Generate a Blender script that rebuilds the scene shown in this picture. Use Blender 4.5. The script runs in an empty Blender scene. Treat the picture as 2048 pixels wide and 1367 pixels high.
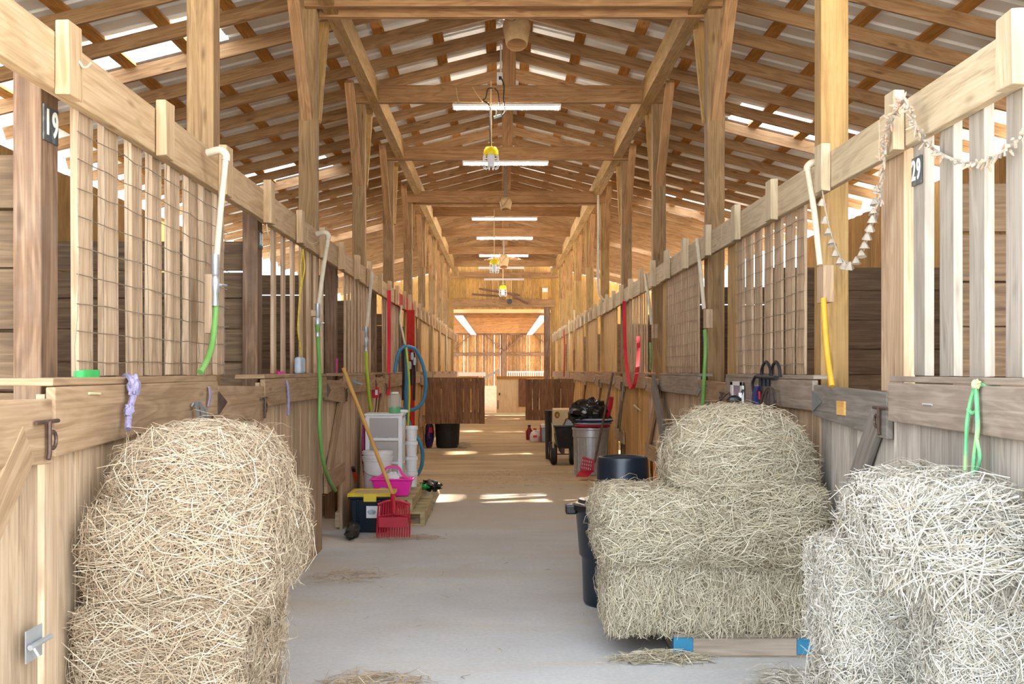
import bpy, math, random
import numpy as np
from mathutils import Vector, Matrix, noise as mnoise

random.seed(11)
C = bpy.context.scene.collection
sc = bpy.context.scene

# ------------------------------------------------------------------ camera
F, CX, CY, H = 2400.0, 1003.0, 740.0, 1.5      # focal length / principal point of the photo (pixels), eye height (m)
cam = bpy.data.cameras.new('camera')
cam.sensor_width = 36.0
cam.lens = F * 36.0 / 2048.0
cam.shift_x = (1024 - CX) / 2048.0
cam.shift_y = (CY - 683.5) / 2048.0
cam.clip_end = 400
co = bpy.data.objects.new('camera', cam)
co.location = (0, 0, H)
co.rotation_euler = (math.pi / 2, 0, 0)
C.objects.link(co)
sc.camera = co


def P(px, py, Y):
    """a measured photo point at depth Y metres"""
    return Vector(((px - CX) * Y / F, Y, H - (py - CY) * Y / F))


def PX(px, py, X):
    """a measured photo point on the plane x = X"""
    return P(px, py, F * X / (px - CX))


# ------------------------------------------------------------------ materials
def srgb(c):
    if isinstance(c, str):
        c = c.lstrip('#')
        c = tuple(int(c[i:i + 2], 16) / 255 for i in (0, 2, 4))
    return tuple(x / 12.92 if x <= .04045 else ((x + .055) / 1.055) ** 2.4 for x in c) + (1.0,)


def newmat(name):
    m = bpy.data.materials.new(name)
    m.use_nodes = True
    nt = m.node_tree
    b = nt.nodes['Principled BSDF']
    return m, nt, b


def N(nt, typ, **kw):
    n = nt.nodes.new(typ)
    for k, v in kw.items():
        if k in n.inputs:
            n.inputs[k].default_value = v
        else:
            setattr(n, k, v)
    return n


def ramp(nt, fac, stops):
    r = nt.nodes.new('ShaderNodeValToRGB')
    e = r.color_ramp.elements
    while len(e) < len(stops):
        e.new(.5)
    for i, (p, c) in enumerate(stops):
        e[i].position = p
        e[i].color = srgb(c) if isinstance(c, str) else c
    nt.links.new(fac, r.inputs['Fac'])
    return r.outputs['Color']


def mixc(nt, fac, a, b, mode='MIX'):
    m = nt.nodes.new('ShaderNodeMix')
    m.data_type = 'RGBA'
    m.blend_type = mode
    if hasattr(fac, 'is_output'):
        nt.links.new(fac, m.inputs['Factor'])
    else:
        m.inputs['Factor'].default_value = fac
    for sock, v in ((m.inputs['A'], a), (m.inputs['B'], b)):
        if hasattr(v, 'is_output'):
            nt.links.new(v, sock)
        else:
            sock.default_value = srgb(v) if isinstance(v, str) else v
    return m.outputs['Result']


def math_n(nt, op, a, b=0.5, clamp=False):
    m = nt.nodes.new('ShaderNodeMath')
    m.operation = op
    m.use_clamp = clamp
    for i, v in enumerate((a, b)):
        if hasattr(v, 'is_output'):
            nt.links.new(v, m.inputs[i])
        else:
            m.inputs[i].default_value = v
    return m.outputs[0]


def wood(name, dark, mid, light, rough=.8, var=.22, stain='#5a4a3c', stain_amt=.35, bump=.35, knots=True):
    m, nt, b = newmat(name)
    uv = N(nt, 'ShaderNodeUVMap')
    geo = N(nt, 'ShaderNodeNewGeometry')
    mp = N(nt, 'ShaderNodeMapping')
    mp.inputs['Scale'].default_value = (1.3, 62, 1)
    nt.links.new(uv.outputs[0], mp.inputs[0])
    n1 = N(nt, 'ShaderNodeTexNoise', Scale=1.0, Detail=7.0, Roughness=.62, Distortion=.4)
    nt.links.new(mp.outputs[0], n1.inputs['Vector'])
    mp2 = N(nt, 'ShaderNodeMapping')
    mp2.inputs['Scale'].default_value = (.9, 7, 1)
    nt.links.new(uv.outputs[0], mp2.inputs[0])
    n2 = N(nt, 'ShaderNodeTexNoise', Scale=1.3, Detail=3.0, Roughness=.5, Distortion=1.2)
    nt.links.new(mp2.outputs[0], n2.inputs['Vector'])
    w = math_n(nt, 'MULTIPLY', n2.outputs['Fac'], 26.0)
    s = math_n(nt, 'SINE', w)
    s = math_n(nt, 'MULTIPLY', s, .11)
    f = math_n(nt, 'ADD', n1.outputs['Fac'], s)
    col = ramp(nt, f, [(.27, dark), (.52, mid), (.77, light)])
    col = mixc(nt, .42, col, mid)
    # per-board tone
    isl = geo.outputs['Random Per Island']
    br = math_n(nt, 'MULTIPLY', isl, 2 * var)
    br = math_n(nt, 'ADD', br, 1 - var)
    hs = N(nt, 'ShaderNodeHueSaturation')
    nt.links.new(col, hs.inputs['Color'])
    nt.links.new(br, hs.inputs['Value'])
    col = hs.outputs['Color']
    # dirt blotches and dust
    tc = N(nt, 'ShaderNodeTexCoord')
    n3 = N(nt, 'ShaderNodeTexNoise', Scale=1.7, Detail=6.0, Roughness=.65)
    nt.links.new(tc.outputs['Object'], n3.inputs['Vector'])
    fac = math_n(nt, 'SUBTRACT', n3.outputs['Fac'], .47)
    fac = math_n(nt, 'MULTIPLY', fac, 4.0 * stain_amt, True)
    col = mixc(nt, fac, col, stain)
    if knots:
        mp4 = N(nt, 'ShaderNodeMapping')
        mp4.inputs['Scale'].default_value = (2.2, 9, 1)
        nt.links.new(uv.outputs[0], mp4.inputs[0])
        vo = N(nt, 'ShaderNodeTexVoronoi', Scale=1.0)
        nt.links.new(mp4.outputs[0], vo.inputs['Vector'])
        k = math_n(nt, 'SUBTRACT', .17, vo.outputs['Distance'])
        k = math_n(nt, 'MULTIPLY', k, 7.0, True)
        col = mixc(nt, k, col, dark)
    nt.links.new(col, b.inputs['Base Color'])
    b.inputs['Roughness'].default_value = rough
    b.inputs['Specular IOR Level'].default_value = .25
    bp = N(nt, 'ShaderNodeBump', Strength=bump, Distance=.004)
    nt.links.new(f, bp.inputs['Height'])
    nt.links.new(bp.outputs[0], b.inputs['Normal'])
    return m


def plain(name, col, rough=.5, metal=0.0, spec=.5, var=.12, scale=9.0, bump=0.0, dirt=None, dirt_amt=.4):
    m, nt, b = newmat(name)
    tc = N(nt, 'ShaderNodeTexCoord')
    n = N(nt, 'ShaderNodeTexNoise', Scale=scale, Detail=5.0, Roughness=.6)
    nt.links.new(tc.outputs['Object'], n.inputs['Vector'])
    c = srgb(col)
    lo = tuple(x * (1 - var) for x in c[:3]) + (1,)
    hi = tuple(min(1, x * (1 + var)) for x in c[:3]) + (1,)
    cc = ramp(nt, n.outputs['Fac'], [(.3, lo), (.7, hi)])
    if dirt:
        n2 = N(nt, 'ShaderNodeTexNoise', Scale=scale * .6, Detail=7.0, Roughness=.7)
        nt.links.new(tc.outputs['Object'], n2.inputs['Vector'])
        f = math_n(nt, 'SUBTRACT', n2.outputs['Fac'], .5)
        f = math_n(nt, 'MULTIPLY', f, 5 * dirt_amt, True)
        cc = mixc(nt, f, cc, dirt)
    nt.links.new(cc, b.inputs['Base Color'])
    b.inputs['Roughness'].default_value = rough
    b.inputs['Metallic'].default_value = metal
    b.inputs['Specular IOR Level'].default_value = spec
    if bump:
        bp = N(nt, 'ShaderNodeBump', Strength=bump, Distance=.01)
        nt.links.new(n.outputs['Fac'], bp.inputs['Height'])
        nt.links.new(bp.outputs[0], b.inputs['Normal'])
    return m


def emis(name, col, strength):
    m, nt, b = newmat(name)
    b.inputs['Base Color'].default_value = srgb(col)
    b.inputs['Emission Color'].default_value = srgb(col)
    b.inputs['Emission Strength'].default_value = strength
    return m


def clearish(name, col, alpha_mix=.6, rough=.3):
    """thin clear / frosted plastic: part see-through, part milky"""
    m, nt, b = newmat(name)
    out = nt.nodes['Material Output']
    tr = N(nt, 'ShaderNodeBsdfTransparent')
    tr.inputs['Color'].default_value = (.97, .98, 1, 1)
    tl = N(nt, 'ShaderNodeBsdfTranslucent')
    tl.inputs['Color'].default_value = srgb(col)
    b.inputs['Base Color'].default_value = srgb(col)
    b.inputs['Roughness'].default_value = rough
    m1 = N(nt, 'ShaderNodeMixShader')
    m1.inputs[0].default_value = .5
    nt.links.new(b.outputs[0], m1.inputs[1])
    nt.links.new(tl.outputs[0], m1.inputs[2])
    m2 = N(nt, 'ShaderNodeMixShader')
    m2.inputs[0].default_value = alpha_mix
    nt.links.new(m1.outputs[0], m2.inputs[1])
    nt.links.new(tr.outputs[0], m2.inputs[2])
    nt.links.new(m2.outputs[0], out.inputs[0])
    return m


def straw(name, cols):
    m, nt, b = newmat(name)
    geo = N(nt, 'ShaderNodeNewGeometry')
    n = len(cols)
    c = ramp(nt, geo.outputs['Random Per Island'], [(i / (n - 1), k) for i, k in enumerate(cols)])
    nt.links.new(c, b.inputs['Base Color'])
    b.inputs['Roughness'].default_value = .65
    b.inputs['Specular IOR Level'].default_value = .3
    return m


def haycore(name, cols):  # core darkened for depth: shade between stalks is put into the colour
    m, nt, b = newmat(name)
    tc = N(nt, 'ShaderNodeTexCoord')
    mp = N(nt, 'ShaderNodeMapping')
    mp.inputs['Scale'].default_value = (30, 30, 90)
    nt.links.new(tc.outputs['Object'], mp.inputs[0])
    nn = N(nt, 'ShaderNodeTexNoise', Scale=1.0, Detail=6.0, Roughness=.7, Distortion=1.5)
    nt.links.new(mp.outputs[0], nn.inputs['Vector'])
    c = ramp(nt, nn.outputs['Fac'], [(.3, cols[0]), (.5, cols[1]), (.72, cols[2])])
    nt.links.new(c, b.inputs['Base Color'])
    b.inputs['Roughness'].default_value = .9
    bp = N(nt, 'ShaderNodeBump', Strength=.8, Distance=.02)
    nt.links.new(nn.outputs['Fac'], bp.inputs['Height'])
    nt.links.new(bp.outputs[0], b.inputs['Normal'])
    return m


M = {}
M['rail'] = wood('rail_wood', '#977a58', '#c2a27c', '#d6bd9c', stain='#a58c6e', stain_amt=.3)
M['rail_r'] = wood('pale_rail_wood', '#a08d72', '#c9b596', '#ddcdb2', stain='#a8977c', stain_amt=.3)
M['slat'] = wood('slat_wood', '#8d7257', '#bfa183', '#dac5a9', stain='#937c66', stain_amt=.35)
M['slat_grey'] = wood('grey_slat_wood', '#82796e', '#a79d91', '#c0b6a9', stain='#887d71', stain_amt=.3)
M['slat_gold'] = wood('golden_slat_wood', '#93703f', '#c59c62', '#dfc08b', stain='#8c6b46', stain_amt=.3)  # golden light of the far stalls mixed into the slat colour
M['post'] = wood('post_wood', '#6f5438', '#a18059', '#c0a078', stain='#75604a', stain_amt=.45)
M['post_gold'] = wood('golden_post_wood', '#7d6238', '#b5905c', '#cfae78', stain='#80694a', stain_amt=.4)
M['post_dark'] = wood('dark_post_wood', '#4b382b', '#7b5e48', '#a78a6d', stain='#8a7a6c', stain_amt=.5)
M['rafter'] = wood('rafter_wood', '#664830', '#987653', '#b4906a', stain='#75573d', stain_amt=.4)
M['purlin'] = wood('purlin_wood', '#7d5426', '#b58042', '#cd9b5a', stain='#7d5228', stain_amt=.3)
M['tie'] = wood('tie_beam_wood', '#775437', '#ab825a', '#c79f74', stain='#7d5d42', stain_amt=.35)
M['board'] = wood('wall_board_wood', '#8a7058', '#b69a7c', '#cfb89c', stain='#94826f', stain_amt=.35)
M['board_gold'] = wood('golden_board_wood', '#84602f', '#b78c4f', '#d3aa6d', stain='#7e5f38', stain_amt=.3)  # on far stall fronts this gold puts warm light into the colour
M['board_grey'] = wood('grey_board_wood', '#7f776f', '#a89e93', '#c4bbb0', stain='#8a7a6a', stain_amt=.4)
M['ledge'] = wood('ledge_board_wood', '#7d6148', '#a68868', '#c0a486', stain='#7a614b', stain_amt=.4)
M['ledge_grey'] = wood('grey_ledge_wood', '#776a5e', '#9d8d7f', '#b9aa9b', stain='#6f5f53', stain_amt=.4)
M['gate'] = wood('gate_wood', '#54382a', '#7d5b43', '#967356', stain='#664a38', stain_amt=.35)
M['gate_grey'] = wood('grey_gate_wood', '#5d5751', '#807870', '#9c938a', stain='#5a504a', stain_amt=.4)
M['dark'] = wood('dark_partition_wood', '#4a3a2c', '#705a44', '#8d7559', stain='#4c3c30', stain_amt=.4)
M['far'] = wood('weathered_barn_board', '#6e4d2b', '#a97d4c', '#cfa877', stain='#6b5138', stain_amt=.5, var=.35)
M['pallet'] = wood('pallet_wood', '#8d7a54', '#b5a278', '#cdbd96', stain='#7d6d50', stain_amt=.3)
M['pallet_grey'] = wood('grey_pallet_wood', '#77685a', '#9d8c7b', '#b7a797', stain='#6f6254', stain_amt=.3)
M['handle'] = wood('handle_wood', '#b07c38', '#d0a05a', '#dfb878', stain='#b08850', stain_amt=.2, knots=False, var=.05)
M['redpaint'] = wood('red_painted_wood', '#8d1c18', '#b52a22', '#c94a3c', stain='#7a2a20', stain_amt=.3)
M['plywood'] = wood('plywood', '#c9a878', '#dcc198', '#e8d3b0', stain='#c0a070', stain_amt=.2, knots=False)
M['pale'] = plain('pale_timber', '#d8c9b0', .8)
M['tin'] = plain('roof_tin', '#eceef0', .4, .0, .5, var=.06, scale=3.0, dirt='#c9c6c0', dirt_amt=.2)
M['skylight'] = clearish('clear_roof_sheet', '#f4f8ff', .62, .3)
M['galv'] = plain('galvanised_steel', '#b4b8bc', .4, .6, .5, var=.12, scale=14)
M['steel'] = plain('dull_steel', '#9a9896', .4, .8, var=.15, scale=30)
M['rust'] = plain('rusty_iron', '#5e4a40', .6, .6, var=.3, scale=30)
M['wire'] = plain('rusty_wire', '#8a7a66', .6, .3, var=.2, scale=30)
M['pvc'] = plain('white_pipe', '#cfc2ab', .5, var=.08, scale=20, dirt='#a89880', dirt_amt=.4)
M['white'] = plain('white_plastic', '#e6e6e6', .45, var=.04, dirt='#c9c2b4', dirt_amt=.2)
M['whitecage'] = plain('cage_white', '#e2e6ea', .4, var=.03)
M['frost'] = clearish('frosted_drawer_plastic', '#e4e2e0', .30, .35)
M['clear'] = clearish('clear_bottle_plastic', '#eef2f2', .72, .2)
M['black'] = plain('black_plastic', '#15181c', .35, var=.3, scale=12, dirt='#4a4d50', dirt_amt=.25)
M['blublack'] = plain('blue_black_plastic', '#0f1f2e', .28, var=.3, scale=10, dirt='#3a444d', dirt_amt=.2)
M['rubber'] = plain('black_rubber', '#201d1b', .7, var=.2, scale=20, dirt='#4a4038', dirt_amt=.3)
M['yellow'] = plain('yellow_plastic', '#e6c92a', .45, var=.08, dirt='#b8a860', dirt_amt=.35)
M['lampyellow'] = plain('lamp_yellow', '#f2d817', .4, var=.05)
M['pink'] = plain('hot_pink_plastic', '#f02aa6', .4, var=.05)
M['pinkbag'] = plain('magenta_cloth', '#b8407c', .8, var=.15)
M['red'] = plain('red_plastic', '#b3122c', .4, var=.12, dirt='#8d3a40', dirt_amt=.2)
M['redweb'] = plain('red_webbing', '#c3172f', .7, var=.1)
M['orange'] = plain('orange_plastic', '#e2431c', .5, var=.1)
M['green'] = plain('green_liquid', '#22b04c', .3, var=.08)
M['hosegreen'] = plain('green_hose', '#70a352', .45, var=.12, dirt='#9ab080', dirt_amt=.3)
M['hosegreen2'] = plain('dusty_green_hose', '#7d9a5e', .6, var=.2, scale=20, dirt='#8a7a5c', dirt_amt=.6)
M['hoseyellow'] = plain('yellow_hose', '#d3a02a', .5, var=.1, dirt='#b59a58', dirt_amt=.3)
M['hoseblue'] = plain('blue_hose', '#3b7fa6', .45, var=.12)
M['lime'] = plain('lime_plastic', '#7fe021', .4, var=.05)
M['limehose'] = plain('lime_cord', '#b9cf3c', .5, var=.1)
M['ropeyellow'] = plain('yellow_rope', '#d9bb3a', .8, var=.2, scale=40)
M['purple'] = plain('purple_rope', '#8d84a2', .9, var=.3, scale=60, bump=.6, dirt='#9a8c84', dirt_amt=.5)
M['greentape'] = plain('green_strap', '#3fb45c', .6, var=.12)
M['twine'] = plain('baling_twine', '#cdd39a', .8, var=.25, scale=14)
M['twinegreen'] = plain('green_baling_twine', '#74c088', .8, var=.35, scale=9, dirt='#dfd98c', dirt_amt=.7)
M['navy'] = plain('navy_cloth', '#2b3372', .9, var=.25, scale=25, bump=.4)
M['leather'] = plain('dark_leather', '#4a3a38', .6, var=.3, scale=20)
M['blacknylon'] = plain('black_nylon', '#1c1c22', .7, var=.3, scale=20)
M['cord'] = plain('black_cord', '#22201e', .5)
M['twinetan'] = plain('tan_string', '#c8b48c', .9, var=.1)
M['hood'] = plain('dusty_tan_plastic', '#c6a87c', .8, var=.18, scale=12, dirt='#9a7a50', dirt_amt=.35)
M['plate'] = plain('number_plate_black', '#3c4244', .5, var=.2, scale=40, dirt='#8a8880', dirt_amt=.4)
M['numeral'] = plain('numeral_white', '#e9e6dd', .5)
M['garland'] = plain('dusty_garland', '#a99e90', .9, var=.2, scale=30)
M['bulb'] = plain('dusty_orange_bulb', '#c9a088', .5, var=.2, scale=30)
M['bag'] = plain('purple_feed_bag', '#43306e', .4, var=.35, scale=16)
M['blackbag'] = plain('black_plastic_bag', '#17161a', .22, var=.4, scale=10)
M['cloth'] = plain('pale_blue_cloth', '#b4bfca', .9, var=.15)
M['cardboard'] = plain('cardboard', '#cdb58e', .85, var=.1)
M['lionbrown'] = plain('printed_brown', '#8a5a28', .8, var=.3, scale=30)
M['bluepaint'] = plain('blue_paint', '#26799c', .6, var=.15, dirt='#8d8478', dirt_amt=.3)
M['greymetal'] = plain('grey_metal', '#8d969a', .45, .6, var=.15)
M['reddark'] = plain('dark_red_plastic', '#7d1420', .4)
M['paper'] = plain('paper_white', '#e8e8ea', .7, var=.05)
M['picture'] = plain('mauve_picture', '#9c8aa0', .6, var=.35, scale=30)
M['labelblue'] = plain('label_grey_blue', '#a9b6c4', .6, var=.35, scale=40)
M['tubewhite'] = emis('lit_tube', '#fff2de', 80.0)
M['stripglow'] = emis('bluish_strip_glow', '#b9d2ee', .16)
M['straw_l'] = straw('left_straw', ['#9a8269', '#b9a186', '#cab89d', '#8d745a', '#dccdb4', '#ae9478', '#c2ac8c'])
M['straw_m'] = straw('pallet_straw', ['#9a8d76', '#bfb297', '#d2c7ae', '#8a7c64', '#e2d9c4', '#b3a488', '#c9ba9e'])
M['straw_r'] = straw('pale_straw', ['#9a9388', '#bdb8ad', '#cfcac0', '#9c9280', '#dedad0', '#ad9f88', '#c6c0b6'])
M['core_l'] = haycore('left_hay', ['#5c4936', '#957c60', '#c0a888'])
M['core_m'] = haycore('pallet_hay', ['#5c503a', '#94866a', '#bfb192'])
M['core_r'] = haycore('pale_hay', ['#7a7062', '#aba08e', '#d2cabb'])


def make_floor_mat():
    m, nt, b = newmat('concrete_floor')
    geo = N(nt, 'ShaderNodeNewGeometry')
    pos = geo.outputs['Position']
    n1 = N(nt, 'ShaderNodeTexNoise', Scale=1.1, Detail=8.0, Roughness=.6)
    n2 = N(nt, 'ShaderNodeTexNoise', Scale=38.0, Detail=5.0, Roughness=.7)
    n3 = N(nt, 'ShaderNodeTexNoise', Scale=.55, Detail=7.0, Roughness=.65)
    mp = N(nt, 'ShaderNodeMapping')
    mp.inputs['Scale'].default_value = (1.0, 3.2, 1)
    nt.links.new(pos, mp.inputs[0])
    for n in (n1, n2):
        nt.links.new(pos, n.inputs['Vector'])
    nt.links.new(mp.outputs[0], n3.inputs['Vector'])
    a = ramp(nt, n1.outputs['Fac'], [(.3, '#b0b2b4'), (.7, '#c9cbcc')])
    s = ramp(nt, n2.outputs['Fac'], [(.3, '#a2a3a5'), (.7, '#d8d8d8')])
    conc = mixc(nt, .35, a, s)
    d1 = ramp(nt, n3.outputs['Fac'], [(.3, '#8d7557'), (.5, '#ae9672'), (.7, '#c4ad89')])
    sep = N(nt, 'ShaderNodeSeparateXYZ')
    nt.links.new(pos, sep.inputs[0])
    # dust and chaff trodden deeper into the barn and along the stall fronts
    f = math_n(nt, 'SUBTRACT', sep.outputs['Y'], 10.3)
    f = math_n(nt, 'MULTIPLY', f, .16)
    ax = math_n(nt, 'ABSOLUTE', sep.outputs['X'])
    ax = math_n(nt, 'SUBTRACT', ax, .9)
    ax = math_n(nt, 'MULTIPLY', ax, .5)
    ax = math_n(nt, 'MAXIMUM', ax, 0.0)
    f = math_n(nt, 'MAXIMUM', f, 0.0)
    f = math_n(nt, 'ADD', f, ax)
    g = math_n(nt, 'SUBTRACT', n3.outputs['Fac'], .5)
    g = math_n(nt, 'MULTIPLY', g, 1.6)
    f = math_n(nt, 'ADD', f, g, True)
    col = mixc(nt, f, conc, d1)
    nt.links.new(col, b.inputs['Base Color'])
    b.inputs['Roughness'].default_value = .85
    bp = N(nt, 'ShaderNodeBump', Strength=.25, Distance=.006)
    nt.links.new(n2.outputs['Fac'], bp.inputs['Height'])
    nt.links.new(bp.outputs[0], b.inputs['Normal'])
    return m


M['floor'] = make_floor_mat()
M['ground'] = plain('bare_ground', '#dcd5c8', .95, var=.12, scale=1.5)


# ------------------------------------------------------------------ mesh builder
class MB:
    def __init__(self):
        self.v, self.f, self.uv = [], [], []

    def face(self, idx, uvs=None):
        self.f.append(tuple(idx))
        self.uv.extend(uvs if uvs else [(self.v[i][0] + self.v[i][1], self.v[i][2]) for i in idx])

    def beam(self, p0, p1, w, h, up=(0, 0, 1), jit=0.0, taper=1.0):
        p0, p1, up = Vector(p0), Vector(p1), Vector(up)
        ax = p1 - p0
        L = ax.length
        ax = ax / L
        if abs(ax.dot(up)) > .99:
            up = Vector((0, 1, 0)) if abs(ax.y) < .9 else Vector((1, 0, 0))
        sd = ax.cross(up).normalized()
        u2 = sd.cross(ax).normalized()
        b = len(self.v)
        for e, p in ((0, p0), (1, p1)):
            k = taper if e else 1.0
            for (i, j) in ((-1, -1), (1, -1), (1, 1), (-1, 1)):
                q = p + sd * (i * w / 2 * k) + u2 * (j * h / 2 * k)
                if jit:
                    q = q + Vector((random.uniform(-jit, jit), random.uniform(-jit, jit), random.uniform(-jit, jit)))
                self.v.append(tuple(q))
        r1, r2 = random.uniform(0, 60), random.uniform(0, 60)
        per = [0, w, w + h, 2 * w + h, 2 * w + 2 * h]
        for k in range(4):
            a, c = k, (k + 1) % 4
            self.f.append((b + a, b + c, b + 4 + c, b + 4 + a))
            self.uv.extend([(r1, r2 + per[k]), (r1, r2 + per[k + 1]), (r1 + L, r2 + per[k + 1]), (r1 + L, r2 + per[k])])
        self.f.append((b + 3, b + 2, b + 1, b))
        self.uv.extend([(r1, r2 + h), (r1 + w, r2 + h), (r1 + w, r2), (r1, r2)])
        self.f.append((b + 4, b + 5, b + 6, b + 7))
        self.uv.extend([(r1, r2), (r1 + w, r2), (r1 + w, r2 + h), (r1, r2 + h)])
        return self

    def box(self, x0, x1, y0, y1, z0, z1, jit=0.0):
        if x0 > x1: x0, x1 = x1, x0
        dx, dy, dz = x1 - x0, y1 - y0, z1 - z0
        cx, cy, cz = (x0 + x1) / 2, (y0 + y1) / 2, (z0 + z1) / 2
        if dz >= dx and dz >= dy:
            return self.beam((cx, cy, z0), (cx, cy, z1), dx, dy, up=(0, 1, 0), jit=jit)
        if dy >= dx:
            return self.beam((cx, y0, cz), (cx, y1, cz), dx, dz, jit=jit)
        return self.beam((x0, cy, cz), (x1, cy, cz), dy, dz, jit=jit)

    def tube(self, pts, r, n=8, closed=False, caps=True):
        pts = [Vector(p) for p in pts]
        m = len(pts)
        rs = r if isinstance(r, (list, tuple)) else [r] * m
        b = len(self.v)
        prev = None
        for i, p in enumerate(pts):
            if closed:
                t = pts[(i + 1) % m] - pts[(i - 1) % m]
            else:
                t = pts[min(i + 1, m - 1)] - pts[max(i - 1, 0)]
            if t.length < 1e-9: t = Vector((0, 0, 1))
            t.normalize()
            if prev is None:
                a = Vector((0, 0, 1)) if abs(t.z) < .9 else Vector((1, 0, 0))
                prev = t.cross(a).normalized()
            u = (prev - t * prev.dot(t))
            if u.length < 1e-6:
                u = t.cross(Vector((.3, .5, .8)))
            u.normalize()
            w = t.cross(u)
            prev = u
            for k in range(n):
                an = 2 * math.pi * k / n
                self.v.append(tuple(p + (u * math.cos(an) + w * math.sin(an)) * rs[i]))
        L = 0.0
        for i in range(m if closed else m - 1):
            j = (i + 1) % m
            L2 = L + (pts[j] - pts[i]).length
            for k in range(n):
                k2 = (k + 1) % n
                self.f.append((b + i * n + k, b + i * n + k2, b + j * n + k2, b + j * n + k))
                self.uv.extend([(L, k / n * .1), (L, (k + 1) / n * .1), (L2, (k + 1) / n * .1), (L2, k / n * .1)])
            L = L2
        if caps and not closed:
            self.face([b + k for k in reversed(range(n))])
            self.face([b + (m - 1) * n + k for k in range(n)])
        return self

    def lathe(self, c, prof, n=28, M3=None, cap0=True, cap1=True, sx=1, sy=1, flute=None):
        c = Vector(c)
        b = len(self.v)
        for i, (r, z) in enumerate(prof):
            for k in range(n):
                an = 2 * math.pi * k / n
                rr = r * (flute(k, i) if flute else 1)
                q = Vector((rr * math.cos(an) * sx, rr * math.sin(an) * sy, z))
                if M3: q = M3 @ q
                self.v.append(tuple(c + q))
        for i in range(len(prof) - 1):
            for k in range(n):
                k2 = (k + 1) % n
                self.face((b + i * n + k, b + i * n + k2, b + (i + 1) * n + k2, b + (i + 1) * n + k))
        if cap0: self.face([b + k for k in reversed(range(n))])
        if cap1: self.face([b + (len(prof) - 1) * n + k for k in range(n)])
        return self

    def blob(self, c, rad, seed=0, amp=.15, freq=2.0, nu=24, nv=14, flat=None):
        c = Vector(c)
        b = len(self.v)
        for j in range(nv + 1):
            th = math.pi * j / nv
            for i in range(nu):
                ph = 2 * math.pi * i / nu
                d = Vector((math.sin(th) * math.cos(ph), math.sin(th) * math.sin(ph), math.cos(th)))
                k = 1 + amp * mnoise.noise(d * freq + Vector((seed * 7.3, seed * 3.1, 0))) + amp * .6 * mnoise.noise(d * freq * 2.7 + Vector((0, seed * 5.1, 0)))
                q = Vector((d.x * rad[0], d.y * rad[1], d.z * rad[2])) * k
                if flat is not None and q.z < flat: q.z = flat
                self.v.append(tuple(c + q))
        for j in range(nv):
            for i in range(nu):
                i2 = (i + 1) % nu
                self.face((b + j * nu + i, b + (j + 1) * nu + i, b + (j + 1) * nu + i2, b + j * nu + i2))
        return self

    def ribbon(self, pts, wdir, w, t=.003):
        """a strap of width w along wdir, thickness t"""
        pts = [Vector(p) for p in pts]
        wd = Vector(wdir).normalized()
        b = len(self.v)
        m = len(pts)
        for i, p in enumerate(pts):
            tg = (pts[min(i + 1, m - 1)] - pts[max(i - 1, 0)]).normalized()
            nn = tg.cross(wd)
            if nn.length < 1e-6: nn = Vector((0, 1, 0))
            nn.normalize()
            for (a, c) in ((-1, -1), (1, -1), (1, 1), (-1, 1)):
                self.v.append(tuple(p + wd * (a * w / 2) + nn * (c * t / 2)))
        for i in range(m - 1):
            for k in range(4):
                k2 = (k + 1) % 4
                self.face((b + i * 4 + k, b + i * 4 + k2, b + i * 4 + 4 + k2, b + i * 4 + 4 + k))
        self.face((b + 3, b + 2, b + 1, b))
        e = b + (m - 1) * 4
        self.face((e, e + 1, e + 2, e + 3))
        return self

    def prism(self, poly, ex):
        """closed polygon (list of 3D points) extruded by vector ex"""
        ex = Vector(ex)
        b = len(self.v)
        n = len(poly)
        for p in poly: self.v.append(tuple(Vector(p)))
        for p in poly: self.v.append(tuple(Vector(p) + ex))
        self.face([b + i for i in reversed(range(n))])
        self.face([b + n + i for i in range(n)])
        for i in range(n):
            j = (i + 1) % n
            self.face((b + i, b + j, b + n + j, b + n + i))
        return self

    def build(self, name, mat, parent=None, smooth=False, bevel=0.0, loc=None):
        me = bpy.data.meshes.new(name)
        V = np.array(self.v, dtype=np.float32)
        if parent is not None:
            org = WORLD[parent.name]
        elif loc is not None:
            org = Vector(loc)
        else:
            lo, hi = V.min(0), V.max(0)
            org = Vector(((lo[0] + hi[0]) / 2, (lo[1] + hi[1]) / 2, lo[2]))
        me.from_pydata([tuple(x) for x in (V - np.array(org, dtype=np.float32))], [], self.f)
        ul = me.uv_layers.new(name='UVMap')
        ul.data.foreach_set('uv', np.array(self.uv, dtype=np.float32).ravel())
        me.materials.append(mat)
        if smooth:
            me.polygons.foreach_set('use_smooth', [True] * len(me.polygons))
        o = bpy.data.objects.new(name, me)
        C.objects.link(o)
        if parent is not None:
            o.parent = parent
        else:
            o.location = org
        WORLD[o.name] = org.copy() if isinstance(org, Vector) else Vector(org)
        if smooth:
            md = o.modifiers.new('smooth', 'EDGE_SPLIT')
            md.split_angle = math.radians(40)
        if bevel:
            md = o.modifiers.new('edge', 'BEVEL')
            md.width = bevel
            md.segments = 2
            md.limit_method = 'ANGLE'
        return o


WORLD = {}     # object name -> world origin (things are never rotated)


def tag(o, label, cat, group=None, kind='thing'):
    o['label'] = label
    o['category'] = cat
    if group: o['group'] = group
    if kind: o['kind'] = kind
    return o


def thing(name, label, cat, loc, group=None):
    o = bpy.data.objects.new(name, None)
    C.objects.link(o)
    o.location = loc
    o.empty_display_size = .1
    WORLD[o.name] = Vector(loc)
    return tag(o, label, cat, group)


def struct(o, label, cat):
    o['kind'] = 'structure'
    o['label'] = label
    o['category'] = cat
    return o


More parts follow.
